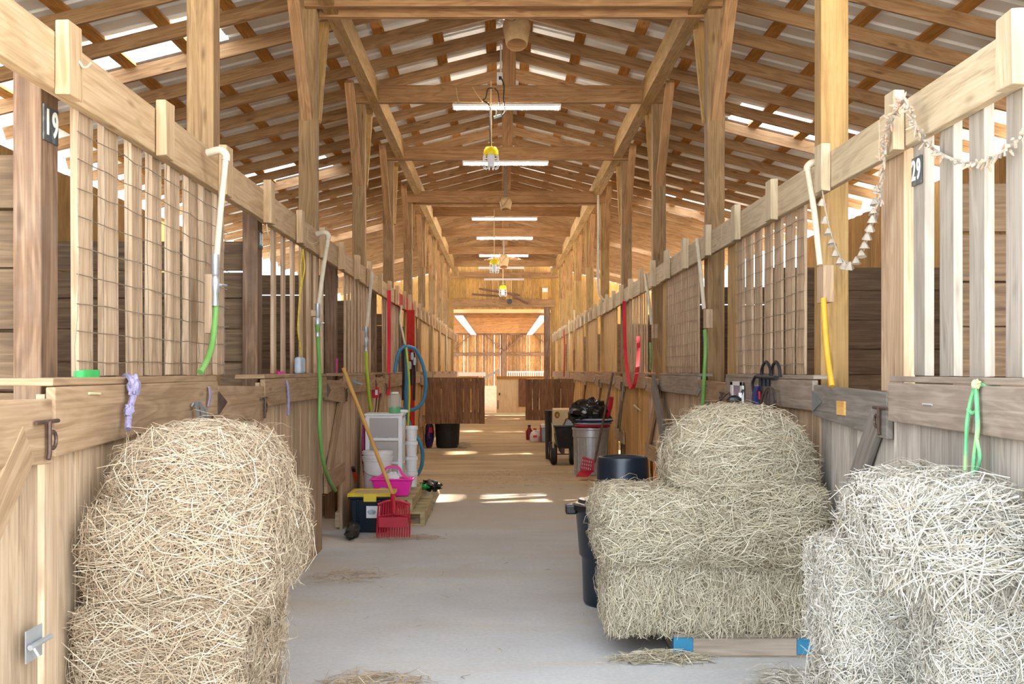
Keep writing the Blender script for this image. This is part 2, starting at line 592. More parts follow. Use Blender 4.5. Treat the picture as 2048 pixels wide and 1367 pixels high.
def smooth_path(pts, k=6):
    pts = [Vector(p) for p in pts]
    out = []
    for i in range(len(pts) - 1):
        p0 = pts[max(i - 1, 0)]; p1 = pts[i]; p2 = pts[i + 1]; p3 = pts[min(i + 2, len(pts) - 1)]
        for j in range(k):
            t = j / k
            out.append(.5 * ((2 * p1) + (p2 - p0) * t + (2 * p0 - 5 * p1 + 4 * p2 - p3) * t * t + (3 * p1 - p0 - 3 * p2 + p3) * t ** 3))
    out.append(pts[-1])
    return out


ORD = ['first', 'second', 'third', 'fourth', 'fifth', 'sixth', 'seventh', 'eighth', 'ninth', 'tenth', 'eleventh', 'twelfth']
SIDE = {-1: 'left', 1: 'right'}
# ================================================================== the barn
S = 3.88                      # bay spacing
POSTY = [7.0 + S * n for n in range(10)]
XW = {-1: -1.50, 1: 1.75}     # aisle face of the stall fronts


def sx(s, d):
    """x of a depth d behind the aisle face of the stall front on side s"""
    return XW[s] + s * d


APEX_X, APEX_Z, SLOPE = .09, 5.51, .25      # underside of the rafters


def rz(x):
    return APEX_Z - SLOPE * abs(x - APEX_X)


EAVE = {-1: -5.7, 1: 5.9}
NRAFT = 37
RY = [7.0 - .29 + .97 * k - .97 * 4 for k in range(NRAFT + 4)]   # rafter near faces; one sits .29 in front of every post
RY = [y for y in RY if y < 41.8]

# ---- floor and ground
mb = MB(); mb.box(-6, 6.2, -3, 70, -.12, 0)
struct(mb.build('floor', M['floor']), 'grey concrete aisle floor dusted with chaff', 'floor')
mb = MB(); mb.box(-60, 60, -50, 120, -.5, -.14)
struct(mb.build('ground', M['ground']), 'bare ground outside the barn', 'ground')

# ---- roof sheets (one strip per rafter gap), clear sheets in some gaps
clear_left = [12.1, 19.9, 27.6, 35.3]
clear_right = [16.1, 23.8, 31.5, 39.2]


def roof_strip(mb, s, x0, x1, y0, y1):
    n = 3
    prof = []
    w = (y1 - y0) / n
    for i in range(n):
        a = y0 + i * w
        prof += [(a, 0), (a + w * .58, 0), (a + w * .66, .03), (a + w * .78, .03), (a + w * .86, 0)]
    prof.append((y1, 0))
    b = len(mb.v)
    for (y, dz) in prof:
        mb.v.append((x0, y, rz(x0) + .185 + dz))
        mb.v.append((x1, y, rz(x1) + .185 + dz))
    for i in range(len(prof) - 1):
        mb.face((b + 2 * i, b + 2 * i + 1, b + 2 * i + 3, b + 2 * i + 2))


tin = MB()
nwin = 0
for s, clears in ((-1, clear_left), (1, clear_right)):
    for i in range(len(RY) - 1):
        y0, y1 = RY[i] + .02, RY[i + 1] + .02
        mid = (y0 + y1) / 2
        hit = [c for c in clears if abs(c - mid) < .5]
        if hit:
            xi = {-1: -2.85, 1: 3.1}[s]
            roof_strip(tin, s, APEX_X, xi, y0, y1)
            nwin += 1
            m2 = MB(); roof_strip(m2, s, xi, EAVE[s], y0, y1)
            struct(m2.build('window_%d' % nwin, M['skylight']), 'clear corrugated roof sheet glowing white in the %s roof slope, %s from the front' % (SIDE[s], ORD[clears.index(hit[0])]), 'skylight')
        else:
            roof_strip(tin, s, APEX_X, EAVE[s], y0, y1)
    if s == 1:
        # one loose dark sheet end lies over the tin on the left slope
        pass
struct(tin.build('ceiling', M['tin']), 'pale corrugated tin roof seen from below', 'roof')

# ---- rafters
for s in (-1, 1):
    for i, y in enumerate(RY):
        mb = MB()
        xe = EAVE[s] - s * .1
        z0, z1 = rz(APEX_X) + .07, rz(xe) + .07
        mb.beam((APEX_X, y + .02, z0), (xe, y + .02, z1), .042, .14, jit=.006)
        k = int((y + .3 - 7.0) // S)            # bay
        j = int(round((y + .29 - 7.0 - k * S) / .97))
        if y + .29 < 6.9:
            where = ['farthest', 'next to last', 'last'][i] if i < 3 else 'last'
            lab = 'brown rafter of the %s roof slope, %s in front of the first aisle post' % (SIDE[s], ['fourth', 'third', 'second', 'first'][i])
        else:
            pos = 'right at' if j == 0 else ['', 'first behind', 'second behind', 'third behind'][min(j, 3)]
            lab = 'brown rafter of the %s roof slope, %s the %s aisle post' % (SIDE[s], pos, ORD[k])
        tag(mb.build('rafter', M['rafter']), lab, 'rafter', 'rafters of the %s roof slope' % SIDE[s])

# ---- purlins (on top of the rafters, under the tin)
for s in (-1, 1):
    for k in range(9):
        xc = APEX_X + s * (.22 + .625 * k)
        mb = MB()
        zz = rz(xc) + .14 + .02
        up = Vector((s * SLOPE, 0, 1)).normalized()
        mb.beam((xc, RY[0], zz), (xc, RY[-1] + .05, zz), .125, .036, up=up)
        tag(mb.build('purlin', M['purlin']), 'orange roof batten running along the %s slope, %s below the ridge' % (SIDE[s], ORD[k]), 'purlin', 'battens of the %s roof slope' % SIDE[s])

# ---- aisle posts with knee braces, tie beams, king posts, header beams
TIEZ = [4.77, 4.77, 4.77, 4.75, 4.64, 4.87, 4.87, 4.80, 4.78, 4.71]
for n, y in enumerate(POSTY):
    for s in (-1, 1):
        if n == 9: continue
        xi = sx(s, .18 if s < 0 else .115)
        xo = xi + s * .16
        p = thing('barn_post', 'square wooden aisle post rising to the roof on the %s side, %s from the front' % (SIDE[s], ORD[n]), 'post', ((xi + xo) / 2, y + .08, 0), 'aisle posts on the %s side' % SIDE[s])
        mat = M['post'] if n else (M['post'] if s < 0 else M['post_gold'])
        if n > 3: mat = M['post_gold'] if s > 0 else M['post']  # far right posts take the golden light into their wood colour
        mb = MB(); mb.box(xi, xo, y, y + .16, 0, rz(xo) - .0, jit=.004)
        mb.build('shaft', mat, p, bevel=.006)
        for d in (-1, 1):
            if n == 0 and d < 0: continue
            mb = MB()
            ya = y + .08 + d * .06
            yb = y + .08 + d * (.95 if d < 0 else .62)
            xm = xi + s * (.085 if d < 0 else .03)
            mb.beam((xm, ya - (.0 if d < 0 else 0), 3.78), (xm, yb, 4.84), .045 if d > 0 else .06, .10, up=(1, 0, 0), jit=.003)
            mb.build('knee_brace', M['tie'] if d < 0 else M['post_gold'], p)
    z = TIEZ[n]
    mb = MB()
    mb.box(-1.78, 1.99, y - .10, y - .005, z, z + .21, jit=.004)
    tag(mb.build('tie_beam', M['tie'], bevel=.005), 'rough tie beam spanning the aisle overhead between the %s pair of posts' % ORD[n], 'beam', 'tie beams across the aisle')
    if n in (1, 4):
        mb = MB(); mb.box(-1.80, 2.0, y + .17, y + .23, z - .02, z + .15, jit=.004)
        tag(mb.build('tie_beam', M['tie']), 'second board tied behind the %s tie beam across the aisle' % ORD[n], 'beam', 'tie beams across the aisle')
    mb = MB(); mb.box(APEX_X - .08, APEX_X + .085, y - .03, y + .1, z + .21, APEX_Z + .08, jit=.003)
    tag(mb.build('king_post', M['tie']), 'short king post under the ridge standing on the %s tie beam' % ORD[n], 'post', 'king posts under the ridge')

for s in (-1, 1):
    mb = MB()
    xa = {-1: -1.63, 1: 1.86}[s]
    xb = {-1: -1.50, 1: 1.72}[s]
    mb.box(xa, xb, 4.2, 41.6, 4.77, 5.03, jit=.004)
    tag(mb.build('header_beam', M['post_gold'], bevel=.006), 'long golden header beam under the %s rafters running the length of the aisle' % SIDE[s], 'beam')

# ---- outer walls and stall partitions
for s in (-1, 1):
    x = {-1: -5.45, 1: 5.65}[s]
    mb = MB()
    yy = 3.0
    while yy < 41.6:
        w = random.uniform(.17, .24)
        mb.box(x, x + s * .025, yy, yy + w - .004, 0, (3.95 if yy < 22 else 2.3) + random.uniform(-.01, .01))
        yy += w
    struct(mb.build('wall_%s' % SIDE[s], M['board_gold']), 'outer board wall behind the %s stalls' % SIDE[s], 'wall')
    for n in range(10):
        y = 4.46 + S * n if s < 0 else 5.60 + S * n
        mb = MB()
        zz = 0.02
        while zz < 2.3:
            h = random.uniform(.18, .24)
            mb.box(sx(s, .30 if s < 0 else .36), x - s * .03, y, y + .035, zz, zz + h - .012, jit=.003)
            zz += h
        struct(mb.build('wall_partition_%s_%d' % (SIDE[s], n + 1), M['dark']), 'dark plank partition between two %s stalls, %s from the front' % (SIDE[s], ORD[n]), 'partition wall')

# ---- end gable of the aisle with the lintel beam, and the stall ends beside it
YE = 41.95
mb = MB()
x = -5.6
while x < 5.8:
    w = random.uniform(.19, .27)
    top = min(rz(x), rz(x + w)) + .05
    lo = 3.63 if (x + w > -1.6 and x < 1.62) else 0.0
    mb.box(x, x + w - .001, YE, YE + .03, lo, top)
    x += w
struct(mb.build('wall_back', M['board_gold']), 'board gable wall above the far opening of the aisle', 'wall')
mb = MB(); mb.box(-1.75, 1.85, YE - .10, YE - .005, 3.70, 3.98, jit=.004)
tag(mb.build('lintel_beam', M['tie'], bevel=.005), 'wide lintel beam over the far opening of the aisle', 'beam')
mb = MB(); mb.box(1.48, 1.70, YE - .12, YE - .01, 0, 3.69)
tag(mb.build('door_post', M['post_dark']), 'dark post at the right edge of the far opening', 'post')

# ---- the barn beyond: ceiling with two added glowing strips, board wall, braces
FY = 65.0
strips = [(-1.66, -1.36), (1.36, 1.66)]
xs = [-5.5, -1.66, -1.36, 1.36, 1.66, 5.5]
mb = MB()
for a, c in ((0, 5),):
    y = YE + .1
    while y < FY:
        mb.box(xs[a], xs[c], y, y + .28, 3.62, 3.645)
        y += .292
struct(mb.build('ceiling_far', M['plywood']), 'pale board ceiling of the barn beyond the far opening', 'ceiling')
for k, (a, c) in enumerate(strips):  # emissive slabs added for the bluish skylight bands, no lamp known there
    mb = MB(); mb.box(a, c, YE + .3, FY - .3, 3.40, 3.435)
    tag(mb.build('glow_strip', M['stripglow']), 'long bluish glowing strip added under the far ceiling, %s one' % ('left' if k == 0 else 'right'), 'light', 'glowing strips of the far ceiling')
for k in range(6):
    mb = MB(); mb.box(-5.4, 5.4, 44.6 + 3.6 * k, 44.72 + 3.6 * k, 3.44, 3.62)
    tag(mb.build('ceiling_joist', M['tie']), 'brown joist under the far ceiling, %s past the opening' % ORD[k], 'joist', 'joists of the far ceiling')
mb = MB()
x = -5.4
rr = random.Random(4)
while x < 5.4:
    w = rr.uniform(.12, .22)
    g = rr.choice([.001, .001, .001, .002, .004, .008, .02])
    mb.box(x, x + w - g, FY, FY + .03, 0.0, 3.66)
    x += w
struct(mb.build('wall_far', M['far']), 'weathered board wall with daylight between the boards beyond the far opening', 'wall')
fr = thing('wall_frame', 'timber frame with four slanting braces on the far board wall', 'frame', (.15, FY - .1, 0))
mb = MB(); mb.box(.02, .25, FY - .16, FY - .02, 0, 3.6); mb.build('post', M['post_dark'], fr)
mb = MB(); mb.box(-5.2, 5.2, FY - .1, FY - .02, 2.28, 2.46); mb.build('girt', M['post_dark'], fr)
mb = MB(); mb.box(-5.2, 5.2, FY - .1, FY - .02, 3.4, 3.58); mb.build('top_plate', M['post_dark'], fr)
for (x0, z0, x1, z1) in ((.05, 2.55, -.95, 3.5), (.22, 2.55, 1.25, 3.5), (-2.6, 2.6, -1.6, 3.5), (2.75, 2.55, 1.8, 3.5)):
    mb = MB(); mb.beam((x0, FY - .14, z0), (x1, FY - .14, z1), .05, .18, up=(0, 1, 0)); mb.build('brace', M['post_dark'], fr)

# ================================================================== stall fronts
ledge_top = 1.45


def boards(mb, s, y0, y1, z0, z1, d0=0.0, t=.028, wmin=.11, wmax=.17, rnd=random):
    y = y0
    while y < y1 - .02:
        w = min(rnd.uniform(wmin, wmax), y1 - y)
        e = rnd.uniform(0, .006)
        mb.box(sx(s, d0 + e), sx(s, d0 + t + e), y + .003, y + w - .002, z0, z1 + rnd.uniform(-.004, .004))
        y += w


def half_wall(s, y0, y1, label, mats, group, taper=0):
    w = thing('stall_wall', label, 'stall wall', ((sx(s, .1)), (y0 + y1) / 2, 0), group)
    mb = MB(); boards(mb, s, y0, y1, 0.0, 1.42); mb.build('wall_boards', mats[0], w)
    mb = MB()
    # ledge board: deeper at the near end on some walls
    za, zb = 1.275 - taper, 1.275
    x0, x1 = sx(s, -.035), sx(s, -.002)
    mb.prism([(x0, y0, za), (x0, y1, zb), (x0, y1, ledge_top - .005), (x0, y0, ledge_top - .005)], (x1 - x0, 0, 0))
    uv = []
    r = random.uniform(0, 30)
    for f in mb.f:
        for i in f: uv.append((mb.v[i][1] + r, mb.v[i][2] + mb.v[i][0]))
    mb.uv = uv
    mb.build('ledge_board', mats[1], w, bevel=.006)
    mb = MB(); mb.box(sx(s, -.03), sx(s, .155 if s < 0 else .095), y0, y1, ledge_top - .003, ledge_top + .022, jit=.003)
    mb.build('sill', mats[1], w, bevel=.004)
    mb = MB(); mb.box(sx(s, .03), sx(s, .07), y0, y1, 1.0, 1.14)
    mb.box(sx(s, .03), sx(s, .07), y0, y1, .02, .16)
    mb.build('nailer', mats[0], w)
    return w


def slat_panel(s, y0, y1, n, width, label, mat, group, mesh=False, th=.033, z0=1.475, z1=2.5):
    d = .10 if s < 0 else .052
    t = thing('slat_grille', label, 'slatted grille', (sx(s, d), (y0 + y1) / 2, z0), group)
    pitch = (y1 - y0 - width) / max(1, n - 1)
    for k in range(n):
        y = y0 + k * pitch + random.uniform(-.015, .015)
        mb = MB(); x0 = sx(s, d)
        lean = random.uniform(-.008, .008)
        mb.beam((x0 + s * th / 2, y + width / 2, z0), (x0 + s * th / 2, y + width / 2 + lean, z1), th, width * random.uniform(.93, 1.05), up=(0, 1, 0), jit=.003)
        mb.build('slat', mat, t, bevel=.003 if y < 9 else 0)
    if mesh:
        mb = MB()
        xm = sx(s, d - .012)
        z = z0 + .06
        rnd = random.Random(int(y0 * 10))
        while z < z1 - .02:
            pts = [(xm + rnd.uniform(-.004, .004), y0 - .05 + (y1 - y0 + .1) * i / 14, z + rnd.uniform(-.006, .006)) for i in range(15)]
            mb.tube(pts, .0022, 5)
            z += .108
        y = y0 - .04
        while y < y1 + .05:
            pts = [(xm + rnd.uniform(-.004, .004), y + rnd.uniform(-.006, .006) + (rnd.uniform(-.03, .03) if i < 2 else 0), z0 + .0 + (z1 - z0) * i / 9) for i in range(10)]
            mb.tube(pts, .0019, 5)
            y += .148
        mb.build('wire_mesh', M['wire'], t)
    return t


def stall_door(s, y0, y1, label, mats, group=None, flip=False, z0=.46, zt=1.42, latch=True, sag=.03):
    t = thing('stall_gate', label, 'stall door', (sx(s, 0), (y0 + y1) / 2, z0), group)
    mb = MB(); boards(mb, s, y0 + .01, y1 - .01, z0, zt - .02, d0=.004, wmin=.12, wmax=.19); mb.build('door_boards', mats[0], t)
    x0, x1 = sx(s, -.034), sx(s, -.002)
    mb = MB()
    ya, yb = (y0, y1) if not flip else (y1, y0)
    mb.prism([(x0, ya, zt - .20 - sag), (x0, yb, zt - .17), (x0, yb, zt), (x0, ya, zt - sag * .6)], (x1 - x0, 0, 0))
    r = random.uniform(0, 30)
    mb.uv = [(mb.v[i][1] + r, mb.v[i][2] + mb.v[i][0]) for f in mb.f for i in f]
    mb.build('top_board', mats[1], t, bevel=.006)
    mb = MB(); mb.box(x0, x1, y0, y1, z0, z0 + .18, jit=.004); mb.build('bottom_board', mats[1], t, bevel=.006)
    mb = MB()
    mb.beam((sx(s, -.02), ya + (yb - ya) * .12, z0 + .17), (sx(s, -.02), yb - (yb - ya) * .12, zt - .19), .034, .16, up=(1, 0, 0), jit=.003) if False else \
        mb.beam((sx(s, -.018), yb - (yb - ya) * .14, z0 + .13), (sx(s, -.018), ya + (yb - ya) * .14, zt - .15), .15, .032, up=(1, 0, 0), jit=.003)
    mb.build('brace', mats[1], t, bevel=.005)
    if latch:
        mb = MB()
        yl = ya + (yb - ya) * .05
        xl = sx(s, -.05)
        zl = zt - .09
        mb.tube([(sx(s, -.03), yl, zl), (xl, yl, zl), (xl, yl, zl - .10), (xl, yl - .01, zl - .12)], .008, 7)
        mb.tube([(xl + s * .0, yl + .03 + .028 * math.cos(a), zl - .06 + .028 * math.sin(a)) for a in np.linspace(0, 6.28, 14)[:-1]], .006, 6, closed=True)
        mb.tube([(sx(s, -.045), yl - .10, zl), (sx(s, -.045), yl + .09, zl)], .007, 7)
        mb.build('latch', M['rust'], t)
        mb = MB()
        yh = yb - (yb - ya) * .04
        dd = (ya - yb) / abs(ya - yb)
        mb.prism([(sx(s, -.040), yh - dd * .06, zt - .03), (sx(s, -.040), yh - dd * .06, zt - .15), (sx(s, -.040), yh + dd * .13, zt - .09)], (s * .005, 0, 0))
        mb.build('strap_hinge', M['greymetal'] if s > 0 else M['rust'], t)
    return t


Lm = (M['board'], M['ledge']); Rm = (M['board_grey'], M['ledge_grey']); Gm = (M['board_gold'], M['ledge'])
# --- left side
stall_door(-1, 2.5, 3.92, 'foreground plank door with slanting brace and hook latch at the left edge', (M['board'], M['ledge']), flip=True, z0=.28, zt=1.425, sag=.03)
half_wall(-1, 3.94, 6.2, 'tan board half wall under the stall 19 grille behind the tall hay stack', Lm, 'left half walls', taper=.06)
for n in range(0, 9):
    y = 6.22 + S * n
    last = n >= 4
    nm = ORD[n]
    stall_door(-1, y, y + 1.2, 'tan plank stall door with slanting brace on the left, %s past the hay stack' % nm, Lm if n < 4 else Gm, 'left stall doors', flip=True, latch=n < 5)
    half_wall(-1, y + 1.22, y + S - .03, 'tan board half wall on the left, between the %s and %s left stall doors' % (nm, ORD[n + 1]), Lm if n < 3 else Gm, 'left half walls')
for n in range(0, 10):
    y = 4.38 + S * n
    xi = -1.68
    mb = MB(); mb.box(xi, xi - .105, y, y + .16, 0, 2.68, jit=.004)
    tag(mb.build('stall_post', M['post_dark'], bevel=.006), ('dark stained post under the left top rail, %s from the front' % ORD[n]), 'post', 'stall posts on the left')
    if n < 9:
        full = n >= 5
        cnt = [8, 7, 9, 9, 9, 12, 12, 12, 12][n]
        wid = [.165, .10, .08, .07, .11, .19, .19, .19, .19][n]
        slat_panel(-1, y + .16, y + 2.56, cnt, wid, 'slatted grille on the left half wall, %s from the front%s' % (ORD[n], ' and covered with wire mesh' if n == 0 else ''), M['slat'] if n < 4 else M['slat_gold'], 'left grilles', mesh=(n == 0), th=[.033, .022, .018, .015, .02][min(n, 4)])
mb = MB(); mb.box(-1.545, -1.415, 19.5, 19.6, 0, 2.48, jit=.003)
tag(mb.build('red_post', M['redpaint'], bevel=.006), 'red painted upright post on the left stall fronts behind the blue hose', 'post')
# --- right side
half_wall(1, 2.4, 5.33, 'grey board half wall at the right edge behind the pale hay', Rm, 'right half walls', taper=.02)
for n in range(0, 9):
    y = 5.35 + S * n
    nm = ORD[n]
    if n == 0:
        gd = stall_door(1, y, y + 1.25, 'weathered grey stall gate with slanting brace and a square patch', (M['board_grey'], M['gate_grey']), flip=False, z0=.30)
        mb = MB(); mb.box(sx(1, -.045), sx(1, -.034), 5.98, 6.11, 1.275, 1.345)
        mb.build('patch', M['handle'], gd)
    else:
        stall_door(1, y, y + 1.25, 'plank stall door on the right, %s behind the grey gate' % ORD[n - 1], Lm if n < 3 else Gm, 'right stall doors', flip=False, latch=n < 5)
    half_wall(1, y + 1.27, y + S - .03, ('board half wall on the right behind the pallet of hay' if n == 0 else 'board half wall on the right, just past the %s door behind the grey gate' % ORD[n - 1]), (M['board'], M['ledge_grey']) if n < 2 else Gm, 'right half walls')
    # jamb board beside the door opening
    mb = MB(); mb.box(sx(1, .06), sx(1, .11), y + .04, y + .38, 1.40, 2.5, jit=.003)
    tag(mb.build('jamb_board', M['slat'] if n == 0 else M['post_gold'], bevel=.004), 'wide upright board at the right stall opening, %s from the front' % ORD[n], 'board', 'jamb boards on the right')
slat_panel(1, 2.9, 5.25, 8, .145, 'open slatted grille with thick grey slats at the right edge', M['slat_grey'], 'right grilles', th=.04)
for n in range(0, 9):
    y = 7.14 + S * n
    cnt = [7, 11, 9, 12, 12, 12, 12, 12, 12][n]
    wid = [.19, .15, .07, .17, .17, .17, .17, .17, .17][n]
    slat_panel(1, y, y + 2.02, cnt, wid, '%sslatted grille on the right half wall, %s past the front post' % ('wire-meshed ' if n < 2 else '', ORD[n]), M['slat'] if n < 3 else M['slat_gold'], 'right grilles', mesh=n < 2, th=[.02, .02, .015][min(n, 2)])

# --- top rails with cleats
for s in (-1, 1):
    d0, d1 = (.05, .094) if s < 0 else (.01, .052)
    t = thing('top_rail', 'long plank rail with upright cleats along the top of the %s stalls' % SIDE[s], 'rail', (sx(s, d0), 22, 2.48))
    y = 2.6
    k = 0
    ends = [5.6, 9.6, 13.4, 17.4, 21.3, 25.2, 29.0, 33, 37, 41.6]
    for k, e in enumerate(ends):
        if s < 0 and k == 4:
            y = e; continue
        mb = MB(); mb.box(sx(s, d0), sx(s, d1), y, e - .004, 2.475 + random.uniform(-.006, .006), 2.675 + random.uniform(-.006, .006), jit=.004)
        mb.build('rail_plank', M['rail'] if s < 0 else M['rail_r'], t, bevel=.006)
        y = e
    if s < 0:
        mb = MB(); mb.box(sx(s, d0), sx(s, d1), 17.4, 21.296, 2.47, 2.675); o = mb.build('rail_plank', M['redpaint'], t); o['label'] = 'red painted rail plank'
    mb = MB()
    mb.box(sx(s, d1 - .01), sx(s, d1 + .05), 2.6, 41.6, 2.64, 2.685, jit=.004)
    mb.build('rail_cap', M['rail'] if s < 0 else M['rail_r'], t)
    k = 0
    y0 = 4.16 if s < 0 else 4.02
    while y0 + 1.21 * k < 41:
        yy = y0 + 1.21 * k + random.uniform(-.05, .05) * (k > 1)
        top = 2.73 + random.uniform(-.02, .03)
        mb = MB()
        mb.box(sx(s, d0 - .05), sx(s, d0 - .001), yy, yy + .14, 2.46, top, jit=.004)
        mb.build('cleat', M['rail'] if s < 0 else M['rail_r'], t, bevel=.005 if k < 6 else 0)
        k += 1
# ================================================================== hay
def fnoise(P3, seed, f):
    a = P3 * f
    s = seed * 1.7
    return (np.sin(a[:, 0] * 1.0 + a[:, 1] * 1.7 + s) + np.sin(a[:, 1] * 1.3 - a[:, 2] * 2.1 + s * 2.3) + np.sin(a[:, 2] * 1.1 + a[:, 0] * 2.3 + s * .7)) / 3.0


def hay_surface(pts, half, r, seed, amp, squash=1.0):
    """points on the [-1,1] cube -> lumpy rounded block; returns positions and normals"""
    half = np.array(half)
    p = pts * half
    inner = np.maximum(half - np.array(r), 0.0)
    q = np.clip(p, -inner, inner)
    d = p - q
    ln = np.linalg.norm(d / np.array(r), axis=1)
    dn = d / np.array(r)
    nn = dn / np.maximum(ln, 1e-6)[:, None]
    pos = q + nn * np.array(r)
    nrm = nn / np.array(r)
    nrm = nrm / np.linalg.norm(nrm, axis=1)[:, None]
    disp = amp * fnoise(pos, seed, 14.0) + amp * .6 * fnoise(pos, seed + 3, 33.0)
    pos = pos + nrm * disp[:, None]
    pos[:, 2] = np.where(pos[:, 2] < 0, pos[:, 2] * squash, pos[:, 2])
    return pos, nrm


def cube_points(rng, n, half):
    hx, hy, hz = half
    areas = np.array([hy * hz, hy * hz, hx * hz, hx * hz, hx * hy, hx * hy])
    face = rng.choice(6, size=n, p=areas / areas.sum())
    u = rng.uniform(-1, 1, n); v = rng.uniform(-1, 1, n)
    p = np.zeros((n, 3))
    for k in range(6):
        m = face == k
        ax = k // 2
        sg = 1 if k % 2 == 0 else -1
        o = [i for i in range(3) if i != ax]
        p[m, ax] = sg; p[m, o[0]] = u[m]; p[m, o[1]] = v[m]
    return p


def straw_mesh(name, pos, nrm, rng, lmin, lmax, wid, mat, parent, origin, lay=(1, 1, .5), lift=.3, fly=.06, off=.006, bounds=None):
    n = len(pos)
    R = rng.normal(size=(n, 3)) * np.array(lay)
    t = R - nrm * (R * nrm).sum(1)[:, None]
    t /= np.maximum(np.linalg.norm(t, axis=1), 1e-6)[:, None]
    L = rng.uniform(lmin, lmax, n)
    up = rng.normal(0, lift, n)
    fl = rng.uniform(0, 1, n) < fly
    up[fl] = rng.uniform(.3, .9, fl.sum())
    L[fl] *= .7
    d = t + nrm * up[:, None]
    d /= np.linalg.norm(d, axis=1)[:, None]
    if bounds is not None:
        bc, bh = np.array(bounds[0]), np.array(bounds[1])
        st = np.where(fl, 0.0, -.5)[:, None]
        for _ in range(3):
            e0 = np.abs(pos + d * st * L[:, None] - bc) - bh
            e1 = np.abs(pos + d * (1 + st) * L[:, None] - bc) - bh
            over = np.maximum(e0.max(1), e1.max(1)) > np.where(rng.uniform(0, 1, n) < .10, .11, .034)
            L = np.where(over, L * .5, L)
    sd = np.cross(d, nrm + rng.normal(0, .5, (n, 3)))
    sd /= np.maximum(np.linalg.norm(sd, axis=1), 1e-6)[:, None]
    w = rng.uniform(.6, 1.25, n) * wid
    side2 = np.cross(sd, d)
    bend = rng.normal(0, .10, n) * L
    base = pos + nrm * (off * rng.uniform(-.6, 2.2, n))[:, None]
    start = np.where(fl, 0.0, -.5)
    V = np.zeros((n, 4, 3, 3), dtype=np.float32)
    for j in range(4):
        s = j / 3.0
        c = base + d * ((start + s) * L)[:, None] + side2 * (bend * (1 - (2 * s - 1) ** 2))[:, None] + sd * (bend * .6 * np.sin(s * 4))[:, None]
        c[:, 2] -= .06 * L * (s * s) * (fl * 1.0)
        ww = w * (1.0 if j < 3 else .55)
        V[:, j, 0] = c - sd * ww[:, None] * .5
        V[:, j, 1] = c + side2 * ww[:, None] * .42
        V[:, j, 2] = c + sd * ww[:, None] * .5
    V = V.reshape(-1, 3)
    V[:, 2] = np.maximum(V[:, 2], .004)
    ids = (np.arange(n) * 12)[:, None]
    loc = []
    for j in range(3):
        for k in range(2):
            loc.append([j * 3 + k, j * 3 + k + 1, j * 3 + 3 + k + 1, j * 3 + 3 + k])
    Fc = (ids[:, :, None] + np.array(loc).reshape(1, -1, 4)).reshape(-1, 4)
    me = bpy.data.meshes.new(name)
    nv, nf = len(V), len(Fc)
    me.vertices.add(nv)
    me.vertices.foreach_set('co', (V - np.array(origin, dtype=np.float32)).ravel())
    me.loops.add(nf * 4)
    me.loops.foreach_set('vertex_index', Fc.ravel().astype(np.int32))
    me.polygons.add(nf)
    me.polygons.foreach_set('loop_start', np.arange(nf, dtype=np.int32) * 4)
    me.polygons.foreach_set('loop_total', np.full(nf, 4, dtype=np.int32))
    me.update(calc_edges=True)
    me.materials.append(mat)
    o = bpy.data.objects.new(name, me)
    C.objects.link(o)
    if parent is not None:
        o.parent = parent
        o['kind'] = 'stuff'
    else:
        o.location = origin
    return o


def bale(label, x0, x1, y0, y1, z0, z1, core, mat, n, seed, r=(.05, .05, .05), amp=.012, wid=.0042, lmin=.08, lmax=.26, lay=(1, 1, .5), lift=.22, fly=.05, group=None, name='hay_bale', cull=None, squash=1.0):
    c = Vector(((x0 + x1) / 2, (y0 + y1) / 2, (z0 + z1) / 2))
    half = ((x1 - x0) / 2, (y1 - y0) / 2, (z1 - z0) / 2)
    r = tuple(min(a, h * .999) for a, h in zip(r, half))
    t = thing(name, label, 'hay bale' if name == 'hay_bale' else 'loose hay', (c.x, c.y, c.z - half[2] * squash), group)
    rng = np.random.default_rng(seed)
    # core
    mb = MB()
    g = 14
    lin = np.linspace(-1, 1, g)
    for k in range(6):
        ax = k // 2
        sg = 1 if k % 2 == 0 else -1
        o = [i for i in range(3) if i != ax]
        U, W = np.meshgrid(lin, lin, indexing='ij')
        p = np.zeros((g * g, 3))
        p[:, ax] = sg; p[:, o[0]] = U.ravel(); p[:, o[1]] = W.ravel()
        pos, _ = hay_surface(p, half, r, seed, amp, squash)
        b = len(mb.v)
        mb.v.extend([tuple(q) for q in (pos + np.array(c))])
        for i in range(g - 1):
            for j in range(g - 1):
                mb.face((b + i * g + j, b + (i + 1) * g + j, b + (i + 1) * g + j + 1, b + i * g + j + 1))
    mb.build('packed_hay', core, t, smooth=True)
    p = cube_points(rng, n, half)
    pos, nrm = hay_surface(p, half, r, seed, amp, squash)
    keep = nrm[:, 2] > -.75
    if cull is not None: keep &= cull(pos + np.array(c), nrm)
    pos, nrm = pos[keep], nrm[keep]
    straw_mesh('straw', pos + np.array(c), nrm, rng, lmin, lmax, wid, mat, t, WORLD[t.name], lay=lay, lift=lift, fly=fly, bounds=(tuple(c), half))
    return t


seen = lambda p, n: (n[:, 1] < .35)
